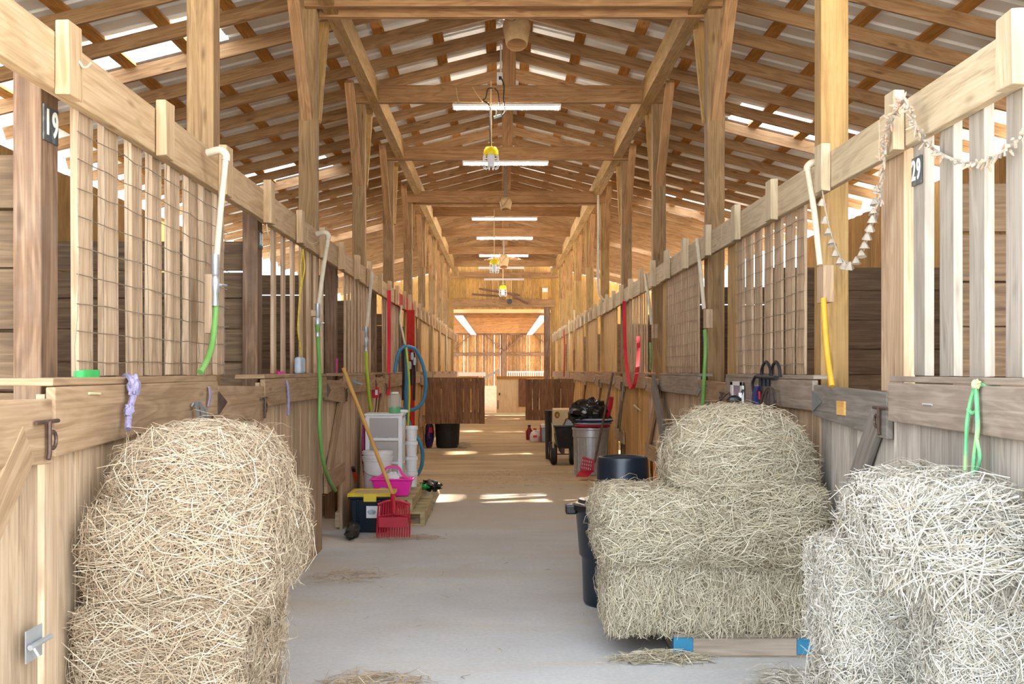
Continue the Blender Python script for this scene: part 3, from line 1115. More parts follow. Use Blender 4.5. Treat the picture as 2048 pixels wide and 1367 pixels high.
# left stack
bale('bottom bale of the tall hay stack by the left stall wall', -1.46, -.92, 4.1, 5.05, 0.0, .36, M['core_l'], M['straw_l'], 5000, 1, r=(.05,) * 3, cull=seen, wid=.0032)
bale('second bale up in the tall left hay stack, pressed flat edges', -1.455, -.91, 4.1, 5.05, .34, .67, M['core_l'], M['straw_l'], 14000, 2, r=(.06,) * 3, amp=.014, cull=seen, wid=.003, lift=.16, fly=.03)
bale('third bale up in the left hay stack, bulging toward the aisle', -1.44, -.83, 4.12, 5.15, .65, 1.03, M['core_l'], M['straw_l'], 20000, 3, r=(.12, .10, .14), amp=.026, fly=.04, cull=seen, wid=.0032, lift=.18)
bale('loose rounded top bale crowning the left hay stack', -1.41, -.87, 4.15, 5.12, .76, 1.265, M['core_l'], M['straw_l'], 22000, 4, r=(.265, .28, .25), squash=.12, amp=.024, fly=.04, lay=(1, .6, .3), cull=seen, wid=.0032, lift=.18)
# pallet stack on the right
bale('long bottom bale lying on the blue-ended pallet', .57, 1.66, 6.24, 6.70, .13, .50, M['core_m'], M['straw_m'], 20000, 11, r=(.05,) * 3, amp=.016, lay=(.4, .5, 1), lift=.2, fly=.05, cull=seen, wid=.0034, lmax=.2)
bale('second long bale on the pallet, behind the front one', .60, 1.66, 6.72, 7.25, .13, .50, M['core_m'], M['straw_m'], 1500, 12, cull=seen)
bale('left bale of the middle layer of the pallet hay', .53, 1.07, 6.20, 6.95, .48, .84, M['core_m'], M['straw_m'], 18000, 13, r=(.10, .09, .09), amp=.02, fly=.04, cull=seen, wid=.0034, lift=.18, lmax=.22)
bale('right bale of the middle layer of the pallet hay', 1.05, 1.69, 6.18, 7.2, .48, .88, M['core_m'], M['straw_m'], 16000, 14, r=(.08, .08, .08), amp=.02, fly=.03, cull=seen, wid=.0034, lift=.18, lmax=.22)
bale('rounded top bale crowning the pallet hay', .93, 1.68, 6.24, 7.2, .55, 1.275, M['core_m'], M['straw_m'], 24000, 15, r=(.37, .25, .36), squash=.12, amp=.022, lay=(1, .6, .35), fly=.03, cull=seen, wid=.0034, lift=.16)
# right foreground
bale('pale bale at the bottom left of the right foreground hay', 1.215, 1.54, 4.28, 4.75, 0, .42, M['core_r'], M['straw_r'], 3500, 21, r=(.04,) * 3, cull=seen)
bale('pale bale at the bottom right of the right foreground hay', 1.45, 1.735, 3.88, 4.27, 0, .42, M['core_r'], M['straw_r'], 2500, 22, r=(.04,) * 3, cull=seen)
bale('pale bale at the left of the upper layer of the right foreground hay', 1.215, 1.735, 4.27, 4.75, .42, .85, M['core_r'], M['straw_r'], 26000, 23, r=(.06, .05, .06), amp=.016, wid=.0034, lmin=.02, lmax=.13, lay=(1, 1, 1), lift=.3, fly=.05, cull=seen)
bale('pale upright bale at the photo edge in front of the right foreground hay', 1.455, 1.735, 3.86, 4.27, .42, .88, M['core_r'], M['straw_r'], 16000, 24, r=(.05,) * 3, amp=.018, wid=.0036, lmin=.04, lmax=.16, lay=(1, 1, 1), lift=.28, fly=.05, cull=seen)
bale('heap of loose pale hay on top of the right foreground bales', 1.29, 1.745, 3.74, 4.72, .68, 1.10, M['core_r'], M['straw_r'], 26000, 25, r=(.225, .40, .21), squash=.12, amp=.045, wid=.0044, lmin=.08, lmax=.34, lay=(1, .8, .3), lift=.26, fly=.05, name='loose_hay', cull=seen)


def scatter(name, label, cx, cy, rx, ry, n, mat, seed, wid=.0042, h=.02, lmax=.2):
    rng = np.random.default_rng(seed)
    a = rng.uniform(0, 6.283, n); q = np.sqrt(rng.uniform(0, 1, n)) * rng.uniform(.5, 1, n)
    pos = np.stack([cx + rx * q * np.cos(a), cy + ry * q * np.sin(a), rng.uniform(.002, h, n) * (1 - q * .8)], 1)
    nrm = np.tile(np.array([[0, 0, 1.0]]), (n, 1))
    o = straw_mesh(name, pos, nrm, rng, .04, lmax, wid, mat, None, Vector((cx, cy, 0)), lay=(1, 1, 0), lift=.06, fly=.03, off=.002)
    o['label'] = label; o['category'] = 'loose straw'; o['kind'] = 'stuff'
    return o


scatter('loose_straw', 'loose straw fallen on the floor at the foot of the left hay stack', -.62, 5.65, .32, .35, 420, M['straw_l'], 31, h=.04)
scatter('loose_straw', 'thin chaff on the floor between the hay stack and the black tote', -1.12, 8.7, .36, .35, 350, M['straw_l'], 32, wid=.003, h=.02, lmax=.12)
scatter('loose_straw', 'swept chaff on the floor under the red manure fork', -.85, 10.75, .5, .22, 380, M['straw_l'], 33, wid=.003, lmax=.1)
scatter('loose_straw', 'loose hay on the floor along the front of the blue-ended pallet', .82, 6.2, .32, .10, 420, M['straw_m'], 34, h=.06)
scatter('loose_straw', 'loose hay on the floor between the pallet and the right foreground bales', 1.38, 5.45, .26, .55, 1100, M['straw_r'], 35, h=.10)
scatter('loose_straw', 'single stalks scattered over the middle of the concrete floor', 0.0, 8.0, 1.3, 3.0, 90, M['straw_l'], 36, h=.004, wid=.0035, lmax=.12)
scatter('chaff', 'brown chaff trodden into the floor beyond the pallets', 0.1, 16.5, 1.35, 2.2, 900, M['straw_l'], 37, h=.004, wid=.004, lmax=.10)
# ================================================================== things on the left
def cyl_path(mb, pts, r, n=10, k=6): return mb.tube(smooth_path(pts, k), r, n)


def pallet(label, x0, x1, y0, y1, z0, mat, blue=None, h=.135, nd=6):
    t = thing('pallet', label, 'pallet', ((x0 + x1) / 2, (y0 + y1) / 2, z0))
    W = y1 - y0
    for i in range(nd):
        yy = y0 + (W - .09) * i / (nd - 1)
        mb = MB(); mb.box(x0, x1, yy, yy + .09, z0 + h - .02, z0 + h, jit=.002); mb.build('deck_board', mat, t)
    for i in range(3):
        xx = x0 + (x1 - x0 - .045) * i / 2
        mb = MB(); mb.box(xx, xx + .045, y0 + .004, y1 - .004, z0 + .02, z0 + h - .021); o = mb.build('stringer', mat, t)
    for i in range(3):
        yy = y0 + (W - .09) * i / 2
        mb = MB(); mb.box(x0, x1, yy, yy + .09, z0, z0 + .019); mb.build('bottom_board', mat, t)
    if blue:
        for xx in (x0 - .002, x1 - .098):
            mb = MB(); mb.box(xx, xx + .10, y0 - .012, y0 + .08, z0 + .02, z0 + h - .02); o = mb.build('end_block', M['bluepaint'], t)
            o['label'] = 'blue painted end block'
        mb = MB(); mb.box(x0 + .1, x1 - .1, y0 - .01, y0 + .02, z0 + .012, z0 + h - .022); mb.build('skirt_board', mat, t)
    return t


pallet('low grey pallet with blue painted ends under the right hay stack', .90, 1.64, 6.27, 7.3, 0, M['pallet_grey'], blue=True, h=.125)
pallet('bottom pallet of the two stacked by the left stall fronts', -1.43, -.74, 11.58, 12.95, 0, M['pallet'])
pallet('top pallet of the two stacked by the left stall fronts', -1.43, -.86, 11.56, 12.93, .14, M['pallet'])

# --- tote with yellow lid
t = thing('storage_tote', 'dark blue-black storage tote with a yellow lid in front of the pallets', 'tote', (-1.2, 11.28, 0))
mb = MB()
x0, x1, y0, y1 = -1.40, -1.02, 11.06, 11.50
for (ins, z) in ((.03, 0), (.0, .33)): pass
b = len(mb.v)
for (ins, z) in ((.035, 0.0), (.005, .31), (-.012, .315), (-.012, .34)):
    for (px, py) in ((x0 + ins, y0 + ins), (x1 - ins, y0 + ins), (x1 - ins, y1 - ins), (x0 + ins, y1 - ins)):
        mb.v.append((px, py, z))
for i in range(3):
    for k in range(4):
        k2 = (k + 1) % 4
        mb.face((b + i * 4 + k, b + i * 4 + k2, b + i * 4 + 4 + k2, b + i * 4 + 4 + k))
mb.face((b + 3, b + 2, b + 1, b)); mb.face((b + 12, b + 13, b + 14, b + 15))
for xx in (x0 + .075, x0 + .27):
    mb.beam((xx, y0 + .018, .01), (xx, y0 - .008, .31), .022, .02, up=(0, 1, 0))
mb.build('tub', M['blublack'], t, bevel=.012)
mb = MB()
mb.box(x0 - .02, x1 + .02, y0 - .022, y1 + .022, .335, .352)
mb.box(x0 - .02, x1 + .02, y0 - .022, y0 + .02, .352, .366); mb.box(x0 - .02, x1 + .02, y1 - .02, y1 + .022, .352, .366)
mb.box(x0 - .02, x0 + .02, y0, y1, .352, .366); mb.box(x1 - .02, x1 + .02, y0, y1, .352, .366)
mb.box(x0 + .13, x0 + .25, y0 - .03, y0 - .018, .29, .36)
mb.build('lid', M['yellow'], t, bevel=.006)
mb = MB(); mb.box(x0 + .02, x1 - .02, y0 + .03, y1 - .03, .352, .357); mb.build('lid_inset', M['cardboard'], t)
mb = MB(); mb.box(x0 + .155, x0 + .285, y0 - .012, y0 - .004, .14, .25); sk = mb.build('sticker', M['paper'], t)
mb = MB(); mb.lathe((x0 + .205, y0 - .014, .195), [(.034, 0), (.034, .002)], 20, Matrix.Rotation(math.pi / 2, 3, 'X'), sx=1.2, sy=.7)
mb.build('sticker_picture', M['labelblue'], sk)

# --- manure fork
t = thing('manure_fork', 'red manure fork with a long wooden handle leaning on the left stall front', 'fork', (-.98, 10.75, 0))
top = Vector((-1.45, 11.0, 1.52)); bot = Vector((-.955, 10.78, .33))
mb = MB(); mb.tube([top, top.lerp(bot, .3), top.lerp(bot, .7), bot], [.017, .018, .018, .016], 12); mb.build('handle', M['handle'], t, smooth=True)
mb = MB()
ax = (bot - top).normalized()
hc = Vector((-.965, 10.77, .31))
n = 14
for i in range(n):
    u = (i / (n - 1) - .5)
    a = hc + Vector((u * .27, .012 * math.cos(u * 3), -.01 * abs(u)))
    pts = [a, a + Vector((u * .012, -.035, -.10)), a + Vector((u * .02, -.05, -.20)), Vector((a.x + u * .02 + .0, a.y - .09, .012))]
    mb.tube(smooth_path(pts, 3), [.0085] * 9 + [.005], 6)
mb.build('tines', M['red'], t, smooth=True)
mb = MB()
mb.tube(smooth_path([hc + Vector((-.145, .0, -.015)), hc + Vector((-.07, .01, .012)), hc + Vector((0, .012, .02)), hc + Vector((.07, .01, .012)), hc + Vector((.145, 0, -.015))], 5), .014, 8)
mb.tube(smooth_path([hc + Vector((-.142, -.042, -.12)), hc + Vector((0, -.03, -.10)), hc + Vector((.142, -.042, -.12))], 6), .009, 6)
mb.box(hc.x - .13, hc.x + .13, hc.y - .075, hc.y - .062, .10, .19)
mb.tube([bot + ax * -.06, hc + Vector((0, -.02, -.03)), hc + Vector((0, -.04, -.1))], [.022, .024, .016], 8)
mb.build('fork_head', M['red'], t, smooth=True)

# --- pink caddy
t = thing('grooming_caddy', 'hot pink plastic grooming caddy with a centre handle on the pallets', 'caddy', (-1.07, 11.78, .28))
mb = MB(); b = 0
x0, x1, y0, y1, z0 = -1.27, -.865, 11.63, 11.9, .278
rows = ((.045, 0.0), (.012, .15), (-.012, .155), (-.012, .17), (.004, .17), (.055, .02))
for (ins, z) in rows:
    for (px, py) in ((x0 + ins, y0 + ins * .7), (x1 - ins, y0 + ins * .7), (x1 - ins, y1 - ins * .7), (x0 + ins, y1 - ins * .7)):
        mb.v.append((px, py, z0 + z))
for i in range(len(rows) - 1):
    for k in range(4):
        k2 = (k + 1) % 4
        mb.face((i * 4 + k, i * 4 + k2, i * 4 + 4 + k2, i * 4 + 4 + k))
mb.face((3, 2, 1, 0)); e = (len(rows) - 1) * 4; mb.face((e, e + 1, e + 2, e + 3))
mb.build('tray', M['pink'], t, bevel=.008)
mb = MB(); ym = (y0 + y1) / 2
xc = (x0 + x1) / 2
mb.ribbon(smooth_path([(x0 + .03, ym, z0 + .15), (xc - .10, ym, z0 + .20), (xc - .06, ym, z0 + .265), (xc, ym, z0 + .275), (xc + .06, ym, z0 + .265), (xc + .10, ym, z0 + .20), (x1 - .03, ym, z0 + .15)], 4), (0, 1, 0), .05, .022)
mb.build('handle', M['pink'], t, smooth=True)
mb = MB()
mb.lathe((xc - .08, y0 - .002, z0 + .06), [(.045, 0), (.045, .004)], 20, Matrix.Rotation(math.pi / 2, 3, 'X'), sx=1.2, sy=.6); mb.build('oval_label', M['labelblue'], t)
mb = MB(); mb.blob((xc, ym - .02, z0 + .17), (.07, .05, .055), 3, .35); tag(mb.build('rag', M['paper'], smooth=True), 'crumpled white rag under the handle of the pink caddy', 'rag')

# --- white bucket
t = thing('plastic_bucket', 'white lidded bucket on the pallets in front of the drawer tower', 'bucket', (-1.26, 12.2, .28))
mb = MB(); mb.lathe((-1.26, 12.2, .278), [(.128, 0), (.133, .02), (.146, .30), (.152, .305), (.152, .325), (.147, .33)], 32); mb.build('pail', M['white'], t, smooth=True)
mb = MB(); mb.lathe((-1.26, 12.2, .278), [(.155, .322), (.158, .326), (.158, .347), (.152, .352), (.142, .356), (.142, .366), (.156, .37), (.156, .40), (.15, .405), (.02, .405)], 32); mb.build('lid', M['white'], t, smooth=True)
mb = MB(); mb.tube(smooth_path([(-1.41, 12.16, .55), (-1.38, 12.06, .48), (-1.28, 12.04, .44), (-1.17, 12.06, .45), (-1.115, 12.15, .54)], 5), .003, 6); mb.build('bail_handle', M['steel'], t)

# --- drawer tower
t = thing('drawer_tower', 'white plastic drawer tower with frosted drawers on the pallets', 'drawer unit', (-1.21, 12.66, .28))
x0, x1, y0, y1, z0, z1 = -1.415, -1.03, 12.46, 12.85, .278, 1.03
mb = MB()
for (a, c) in ((x0, x0 + .045), (x1 - .045, x1)):
    mb.box(a, c, y0, y0 + .04, z0, z1); mb.box(a, c, y1 - .04, y1, z0, z1)
for z in (z0, z0 + .245, z0 + .49, z1 - .035):
    mb.box(x0, x1, y0 + .002, y0 + .035, z, z + .03); mb.box(x0 + .001, x1 - .001, y0 + .02, y1, z, z + .012)
mb.build('frame', M['white'], t, bevel=.004)
mb = MB(); mb.box(x0 - .01, x1 + .01, y0 - .01, y1 + .01, z1 - .003, z1 + .02); mb.build('top_panel', M['white'], t, bevel=.006)
for k in range(3):
    za = z0 + .034 + .245 * k
    mb = MB()
    mb.box(x0 + .048, x1 - .048, y0 - .008, y0 - .002, za, za + .205)
    mb.box(x1 - .05, x1 + .02, y0 + .05, y1 - .01, za + .0, za + .2) if False else mb.box(x1 - .044, x1 - .040, y0 + .04, y1 - .03, za, za + .2)
    mb.box(x0 + .04, x0 + .044, y0 + .04, y1 - .03, za, za + .2)
    mb.box(x0 + .048, x1 - .048, y0, y1 - .03, za, za + .004)
    mb.build('drawer', M['frost'], t)
mb = MB(); mb.blob((-1.2, 12.62, .86), (.10, .09, .065), 5, .3); tag(mb.build('folded_cloth', M['pinkbag'], smooth=True), 'pinkish cloth seen through the top frosted drawer', 'cloth')
mb = MB(); mb.lathe((-1.17, 12.6, .60), [(.028, -.05), (.03, .04), (.012, .055), (.012, .07)], 14, Matrix.Rotation(1.2, 3, 'Y')); tag(mb.build('bottle', M['paper'], smooth=True), 'white bottle lying inside the second frosted drawer', 'bottle')

# --- stacked white tubs
for k in range(4):
    mb = MB()
    zz = .278 + .155 * k
    if k: zz = .278 + .16 * k
    mb.lathe((-.945, 12.62, zz), [(.052, 0), (.058, .118), (.066, .122), (.066, .145), (.062, .158), (.03, .158)], 22)
    tag(mb.build('plastic_tub', M['white'], smooth=True), 'white tub in the tower beside the drawers, %s from the bottom' % ORD[k], 'tub', 'stacked white tubs')

# --- soap bottle on the drawers
t = thing('liquid_bottle', 'clear bottle half full of green liquid on top of the drawer tower', 'bottle', (-1.12, 12.6, 1.05))
mb = MB(); mb.lathe((-1.12, 12.6, 1.05), [(.062, 0), (.064, .01), (.064, .17), (.058, .195), (.04, .205)], 24); mb.build('bottle_body', M['clear'], t, smooth=True)
mb = MB(); mb.lathe((-1.12, 12.6, 1.05), [(.060, .004), (.060, .062)], 24); mb.build('liquid', M['green'], t, smooth=True)
mb = MB(); mb.lathe((-1.12, 12.6, 1.05), [(.04, .204), (.04, .222)], 20); mb.build('cap', M['white'], t, smooth=True)
t = thing('tape_roll', 'white roll of tape lying on the drawer tower beside the green bottle', 'tape', (-1.04, 12.62, 1.05))
mb = MB(); mb.tube([(-1.03 + .035 * math.cos(a), 12.62 + .035 * math.sin(a), 1.07) for a in np.linspace(0, 6.283, 17)[:-1]], .016, 8, closed=True); mb.build('roll', M['white'], t, smooth=True)

# --- small things on the left wall
mb = MB()
q = PX(727, 850, -1.46)
mb.blob((q.x + .012, q.y, q.z - .25), (.028, .14, .30), 8, .25)
tag(mb.build('hanging_bag', M['pinkbag'], smooth=True), 'magenta cloth bag hanging on the left wall behind the fork handle', 'bag')
t = thing('box_cutter', 'orange box cutter with black end stuck on the left stall boards', 'cutter', PX(710, 948, -1.485))
q0, q1 = PX(706, 934, -1.48), PX(713, 960, -1.48)
mb = MB(); mb.beam(q0.lerp(q1, .3), q1, .022, .032, up=(1, 0, 0)); mb.build('grip', M['orange'], t, bevel=.004)
mb = MB(); mb.beam(q0, q0.lerp(q1, .3), .022, .034, up=(1, 0, 0)); mb.build('slider', M['black'], t, bevel=.004)
t = thing('switch_box', 'red electrical box with a white label on the left stall wall', 'box', PX(753, 784, -1.46))
q = PX(753, 784, -1.46)
mb = MB(); mb.box(q.x - .05, q.x + .03, q.y - .06, q.y + .06, q.z - .065, q.z + .065); mb.build('housing', M['redweb'], t, bevel=.01)
mb = MB(); mb.box(q.x - .01, q.x + .02, q.y - .064, q.y - .0605, q.z - .03, q.z + .03); mb.build('label', M['paper'], t)
mb = MB(); mb.tube(smooth_path([(q.x, q.y, q.z - .06), (q.x - .01, q.y, q.z - .2), (q.x - .03, q.y - .1, q.z - .33)], 5), .008, 6); mb.build('cable', M['cord'], t)

# --- number plates
def number_plate(s, txt, y0, y1, z0, z1, x, label):
    t = thing('number_plate', label, 'sign', (x, (y0 + y1) / 2, (z0 + z1) / 2))
    m = len(txt)
    for i, ch in enumerate(txt):
        w = (y1 - y0) / m
        ya = y0 + w * i if s < 0 else y1 - w * i - w
        mb = MB(); mb.box(x, x - s * .006, ya + .002, ya + w - .002, z0, z1); pl = mb.build('plate', M['plate'], t)
        if not ch.strip(): continue
        cu = bpy.data.curves.new('numeral', 'FONT')
        cu.body = ch
        cu.size = (z1 - z0) * 1.02
        cu.align_x = 'CENTER'; cu.align_y = 'CENTER'
        cu.extrude = .0015
        cu.offset = .002
        tmp = bpy.data.objects.new('numeral_curve', cu)
        C.objects.link(tmp)
        me = bpy.data.meshes.new_from_object(tmp.evaluated_get(bpy.context.evaluated_depsgraph_get()))
        bpy.data.objects.remove(tmp)
        me.materials.clear()
        me.materials.append(M['numeral'])
        o = bpy.data.objects.new('numeral', me)
        C.objects.link(o)
        o.parent = pl
        o.location = Vector((x - s * .0075, ya + w / 2, (z0 + z1) / 2)) - WORLD[t.name]
        o.rotation_euler = (math.pi / 2, 0, math.pi / 2 if s < 0 else -math.pi / 2)
        o.scale = (min(1.0, w / (cu.size * .62)), 1, 1)
    return t


number_plate(-1, '19', 4.385, 4.53, 2.345, 2.475, -1.678, 'black number plate 19 on the foremost left post')
number_plate(-1, '18', 8.28, 8.41, 2.345, 2.465, -1.678, 'black number plate 18 on the second dark left post')
number_plate(-1, ' ', 12.16, 12.29, 2.345, 2.465, -1.678, 'small dark plate on the third dark left post')
number_plate(1, '29', 5.12, 5.24, 2.30, 2.42, 1.796, 'number plate 29 on the thick right slat under the garland')


# --- water pipes with hoses
def water_pipe(label, hlabel, s, pts, r, block, hose, hosemat, valve=True, elbow=True):
    """pts, hose: photo points measured on planes in front of the stall front"""
    q = [PX(px, py, sx(s, d)) for (px, py, d) in pts]
    t = thing('water_pipe', label, 'pipe', q[-1])
    mb = MB(); mb.tube(smooth_path(q, 4), r, 10)
    if elbow:
        mb.tube(smooth_path([q[0] + Vector((s * .10, .02, .02)), q[0] + Vector((s * .03, 0, .03)), q[0] + Vector((0, 0, .005)), q[0].lerp(q[1], .08)], 4), r * 1.25, 10)
    mb.build('riser', M['pvc'], t, smooth=True)
    e = q[-1]
    mb = MB(); mb.box(e.x + s * .012, sx(s, .03) if s > 0 else e.x + s * .05, e.y - .02, e.y + .11, e.z - block[0], e.z + block[1]); mb.build('mounting_block', M['slat'], t, bevel=.004)
    if valve:
        mb = MB(); mb.lathe(e, [(r * 1.3, .10), (r * 1.3, .0), (r * .9, -.01), (r * 1.4, -.03), (r * 1.4, -.08), (r * .9, -.10), (r * 1.1, -.16)], 12)
        mb.tube([e + Vector((0, -.0, -.055)), e + Vector((-s * .03, .0, -.055)), e + Vector((-s * .035, .10, -.05))], .007, 6)
        mb.build('valve', M['galv'], t, smooth=True)
    hq = [PX(px, py, sx(s, d)) for (px, py, d) in hose]
    mb = MB(); mb.tube(smooth_path(hq, 8), r * .95, 10)
    tag(mb.build('garden_hose', hosemat, smooth=True), hlabel, 'hose')
    return t


water_pipe('white water pipe with a lever valve on the foremost left stall', 'short bright green hose hanging from the foremost left water pipe', -1,
           [(452, 312, -.09), (441, 420, -.07), (430, 548, -.05)], .0165, (.30, .0), [(430, 585, -.05), (431, 625, -.05), (424, 690, -.05), (410, 728, -.05), (400, 744, -.04)], M['hosegreen'])
water_pipe('white water pipe beside the second left stall door', 'dusty green hose trailing from the second left water pipe to the door bottom', -1,
           [(657, 472, -.09), (645, 550, -.07), (635, 632, -.05)], .017, (.0, .05), [(634, 648, -.05), (637, 700, -.05), (640, 770, -.05), (639, 850, -.05), (647, 925, -.05), (660, 962, -.05), (671, 980, -.05)], M['hosegreen'])
water_pipe('white water pipe on the third left stall', 'thin lime green hose hanging from the third left water pipe', -1,
           [(744, 545, -.09), (738, 610, -.07), (732, 672, -.05)], .018, (.1, .06), [(732, 686, -.05), (734, 740, -.05), (738, 790, -.05), (742, 820, -.05)], M['limehose'], elbow=False)
water_pipe('white water pipe with elbow on the first right stall', 'yellow hose hanging from the first right water pipe', 1,
           [(1615, 336, -.06), (1628, 420, -.05), (1640, 530, -.04)], .0165, (.20, -.0), [(1647, 596, -.04), (1650, 650, -.04), (1655, 710, -.04), (1664, 772, -.04)], M['hoseyellow'], valve=False)
water_pipe('dusty water pipe on the second right stall', 'green hose hanging from the second right water pipe behind the pallet hay', 1,
           [(1394, 478, -.06), (1402, 550, -.05), (1408, 618, -.04)], .017, (.16, -.0), [(1410, 660, -.04), (1411, 700, -.05), (1408, 760, -.06), (1404, 850, -.06)], M['hosegreen'], valve=False, elbow=False)
water_pipe('dusty water pipe on the third right stall', 'short green hose under the third right water pipe', 1,
           [(1290, 548, -.06), (1298, 600, -.05), (1303, 648, -.04)], .017, (.16, -.0), [(1301, 685, -.04), (1302, 715, -.04), (1301, 738, -.03)], M['hosegreen2'], valve=False, elbow=False)

# --- straps and ropes on the left
def strap(label, pts, wdir, w, mat, name='strap', cat='strap', t=.004):
    mb = MB(); mb.ribbon(smooth_path(pts, 6), wdir, w, t)
    return tag(mb.build(name, mat, smooth=True), label, cat)


def rope(label, pts, r, mat, name='rope', cat='rope', k=6):
    mb = MB(); mb.tube(smooth_path(pts, k), r, 7)
    return tag(mb.build(name, mat, smooth=True), label, cat)


X0 = -1.44
rope('purple fraying rope tied over the left ledge above the hay stack', [PX(250, 752, -1.54), PX(262, 758, X0), PX(268, 785, X0 + .01), PX(261, 812, X0 + .01), PX(257, 835, X0 + .01), PX(256, 858, X0 + .02)], .0125, M['purple'])
mb = MB(); a = PX(268, 775, X0 + .01); mb.blob(a, (.022, .03, .045), 4, .4); 
a2 = PX(258, 822, X0 + .01); mb.blob(a2, (.018, .02, .03), 6, .4)
tag(mb.build('rope_knot', M['purple'], smooth=True), 'fuzzy purple knots on the rope over the left ledge', 'knot')
mb = MB()
c = PX(176, 748, -1.60)
mb.ribbon(smooth_path([(-1.62, c.y - .10, 1.482), (-1.588, c.y - .09, 1.485), (-1.585, c.y, 1.487), (-1.587, c.y + .09, 1.486), (-1.62, c.y + .1, 1.484)], 5), (0, 0, 1), .03, .004)
tag(mb.build('hay_strap', M['greentape'], smooth=True), 'bright green strap around the bottom of a near left slat', 'strap')
strap('faded purple strap hanging below the left door ledge above the hay', [PX(418, 772, -1.455), PX(421, 790, -1.445), PX(417, 812, -1.45)], (0, 1, 0), .03, M['purple'])
t = thing('halter', 'grey camouflage halter hanging just above the left hay stack', 'halter', PX(398, 830, -1.44))
mb = MB()
for (a, b2, c2) in (((385, 812), (392, 806), (400, 850)), ((392, 808), (402, 806), (408, 848)), ((402, 810), (410, 815), (418, 846))):
    mb.ribbon(smooth_path([PX(*a, -1.45), PX(*b2, -1.44), PX(*c2, -1.43)], 5), (0, 1, 0), .035, .006)
mb.build('straps', M['greymetal'], t, smooth=True)
mb = MB(); mb.ribbon([PX(409, 808, -1.445), PX(414, 830, -1.435), PX(419, 850, -1.43)], (0, 1, 0), .014, .004); o = mb.build('binding', M['orange'], t); o['label'] = 'orange binding'
X1 = -1.565
rope('yellow cord looped over the second left grille', [PX(606, 500, X1), PX(609, 535, X1), PX(605, 560, X1), PX(600, 590, X1), PX(597, 630, X1), PX(596, 660, X1), PX(600, 690, X1), PX(602, 710, X1)], .006, M['ropeyellow'])
rope('second strand of yellow cord on the second left grille', [PX(606, 498, X1 - .004), PX(601, 530, X1 - .004), PX(602, 560, X1 - .004), PX(600, 585, X1 - .004)], .006, M['ropeyellow'])
strap('red lead strap hanging from the left top rail by the red post', [PX(778, 580, -1.50), PX(778, 640, -1.50), PX(778, 700, -1.50), PX(776, 790, -1.46)], (1, .3, 0), .05, M['redweb'])
strap('pink band around the bottom of a slat in the second left grille', [PX(553, 746, -1.59), PX(560, 748, -1.565), PX(568, 745, -1.59)], (0, 0, 1), .035, M['pink'])
rope('purple string hanging from the ledge by the pink band', [PX(568, 752, -1.50), PX(575, 770, -1.45), PX(577, 800, -1.45), PX(576, 830, -1.45)], .010, M['purple'])
t = thing('salt_block', 'pale blue-white block standing on the left ledge in front of the grille', 'block', PX(600, 757, -1.535))
q = PX(600, 757, -1.535)
mb = MB(); mb.box(q.x - .025, q.x + .025, q.y - .12, q.y + .12, 1.472, 1.60); mb.build('block', M['cloth'], t, bevel=.02)
t = thing('clipboard', 'pinkish worn card fixed on the dark left post above the ledge', 'card', PX(674, 735, -1.675))
q = PX(674, 735, -1.67)
mb = MB(); mb.box(q.x, q.x - .006, q.y - .05, q.y + .09, 1.46, 1.62); mb.build('card', M['pinkbag'], t)
t = thing('hose_hook', 'small grey metal hook plate on the left ledge board', 'hook', PX(709, 764, -1.462))
q = PX(709, 764, -1.462)
mb = MB(); mb.box(q.x - .01, q.x, q.y - .13, q.y + .13, q.z - .04, q.z + .05); mb.build('plate', M['greymetal'], t)
mb = MB(); mb.tube(smooth_path([(q.x, q.y - .08, q.z), (q.x + .06, q.y - .08, q.z - .02), (q.x + .06, q.y + .08, q.z - .02), (q.x, q.y + .08, q.z)], 4), .01, 6); mb.build('hook', M['greymetal'], t)
# wire and nail bits on the rail
rope('loop of brown cord hung over the left top rail', [PX(533, 448, -1.505), PX(536, 466, -1.50), PX(541, 480, -1.50), PX(540, 500, -1.52), PX(537, 510, -1.53)], .004, M['twinetan'])
rope('slack loop of tan wire on the left top rail', [PX(607, 462, -1.53), PX(612, 478, -1.52), PX(622, 487, -1.52), PX(636, 482, -1.52), PX(642, 462, -1.53)], .004, M['twinetan'])
mb = MB(); mb.tube(smooth_path([PX(158, 122, -1.50), PX(166, 134, -1.49), PX(174, 134, -1.49), PX(182, 126, -1.50)], 4), .004, 6)
tag(mb.build('bent_nail', M['pvc'], smooth=True), 'bent white wire hook beside the first left cleat', 'hook')
t = thing('hasp', 'barrel bolt on the bottom board of the foreground left door', 'bolt', PX(70, 1285, -1.46))
q = PX(70, 1285, -1.465)
mb = MB(); mb.box(q.x, q.x - .004, q.y - .07, q.y + .06, q.z - .05, q.z + .05); mb.build('plate', M['galv'], t)
mb = MB(); mb.tube([(q.x + .012, q.y - .07, q.z), (q.x + .012, q.y + .1, q.z + .0)], .009, 8); mb.tube([(q.x + .012, q.y - .05, q.z), (q.x + .03, q.y - .05, q.z - .03)], .006, 6); mb.build('slide_bolt', M['galv'], t)

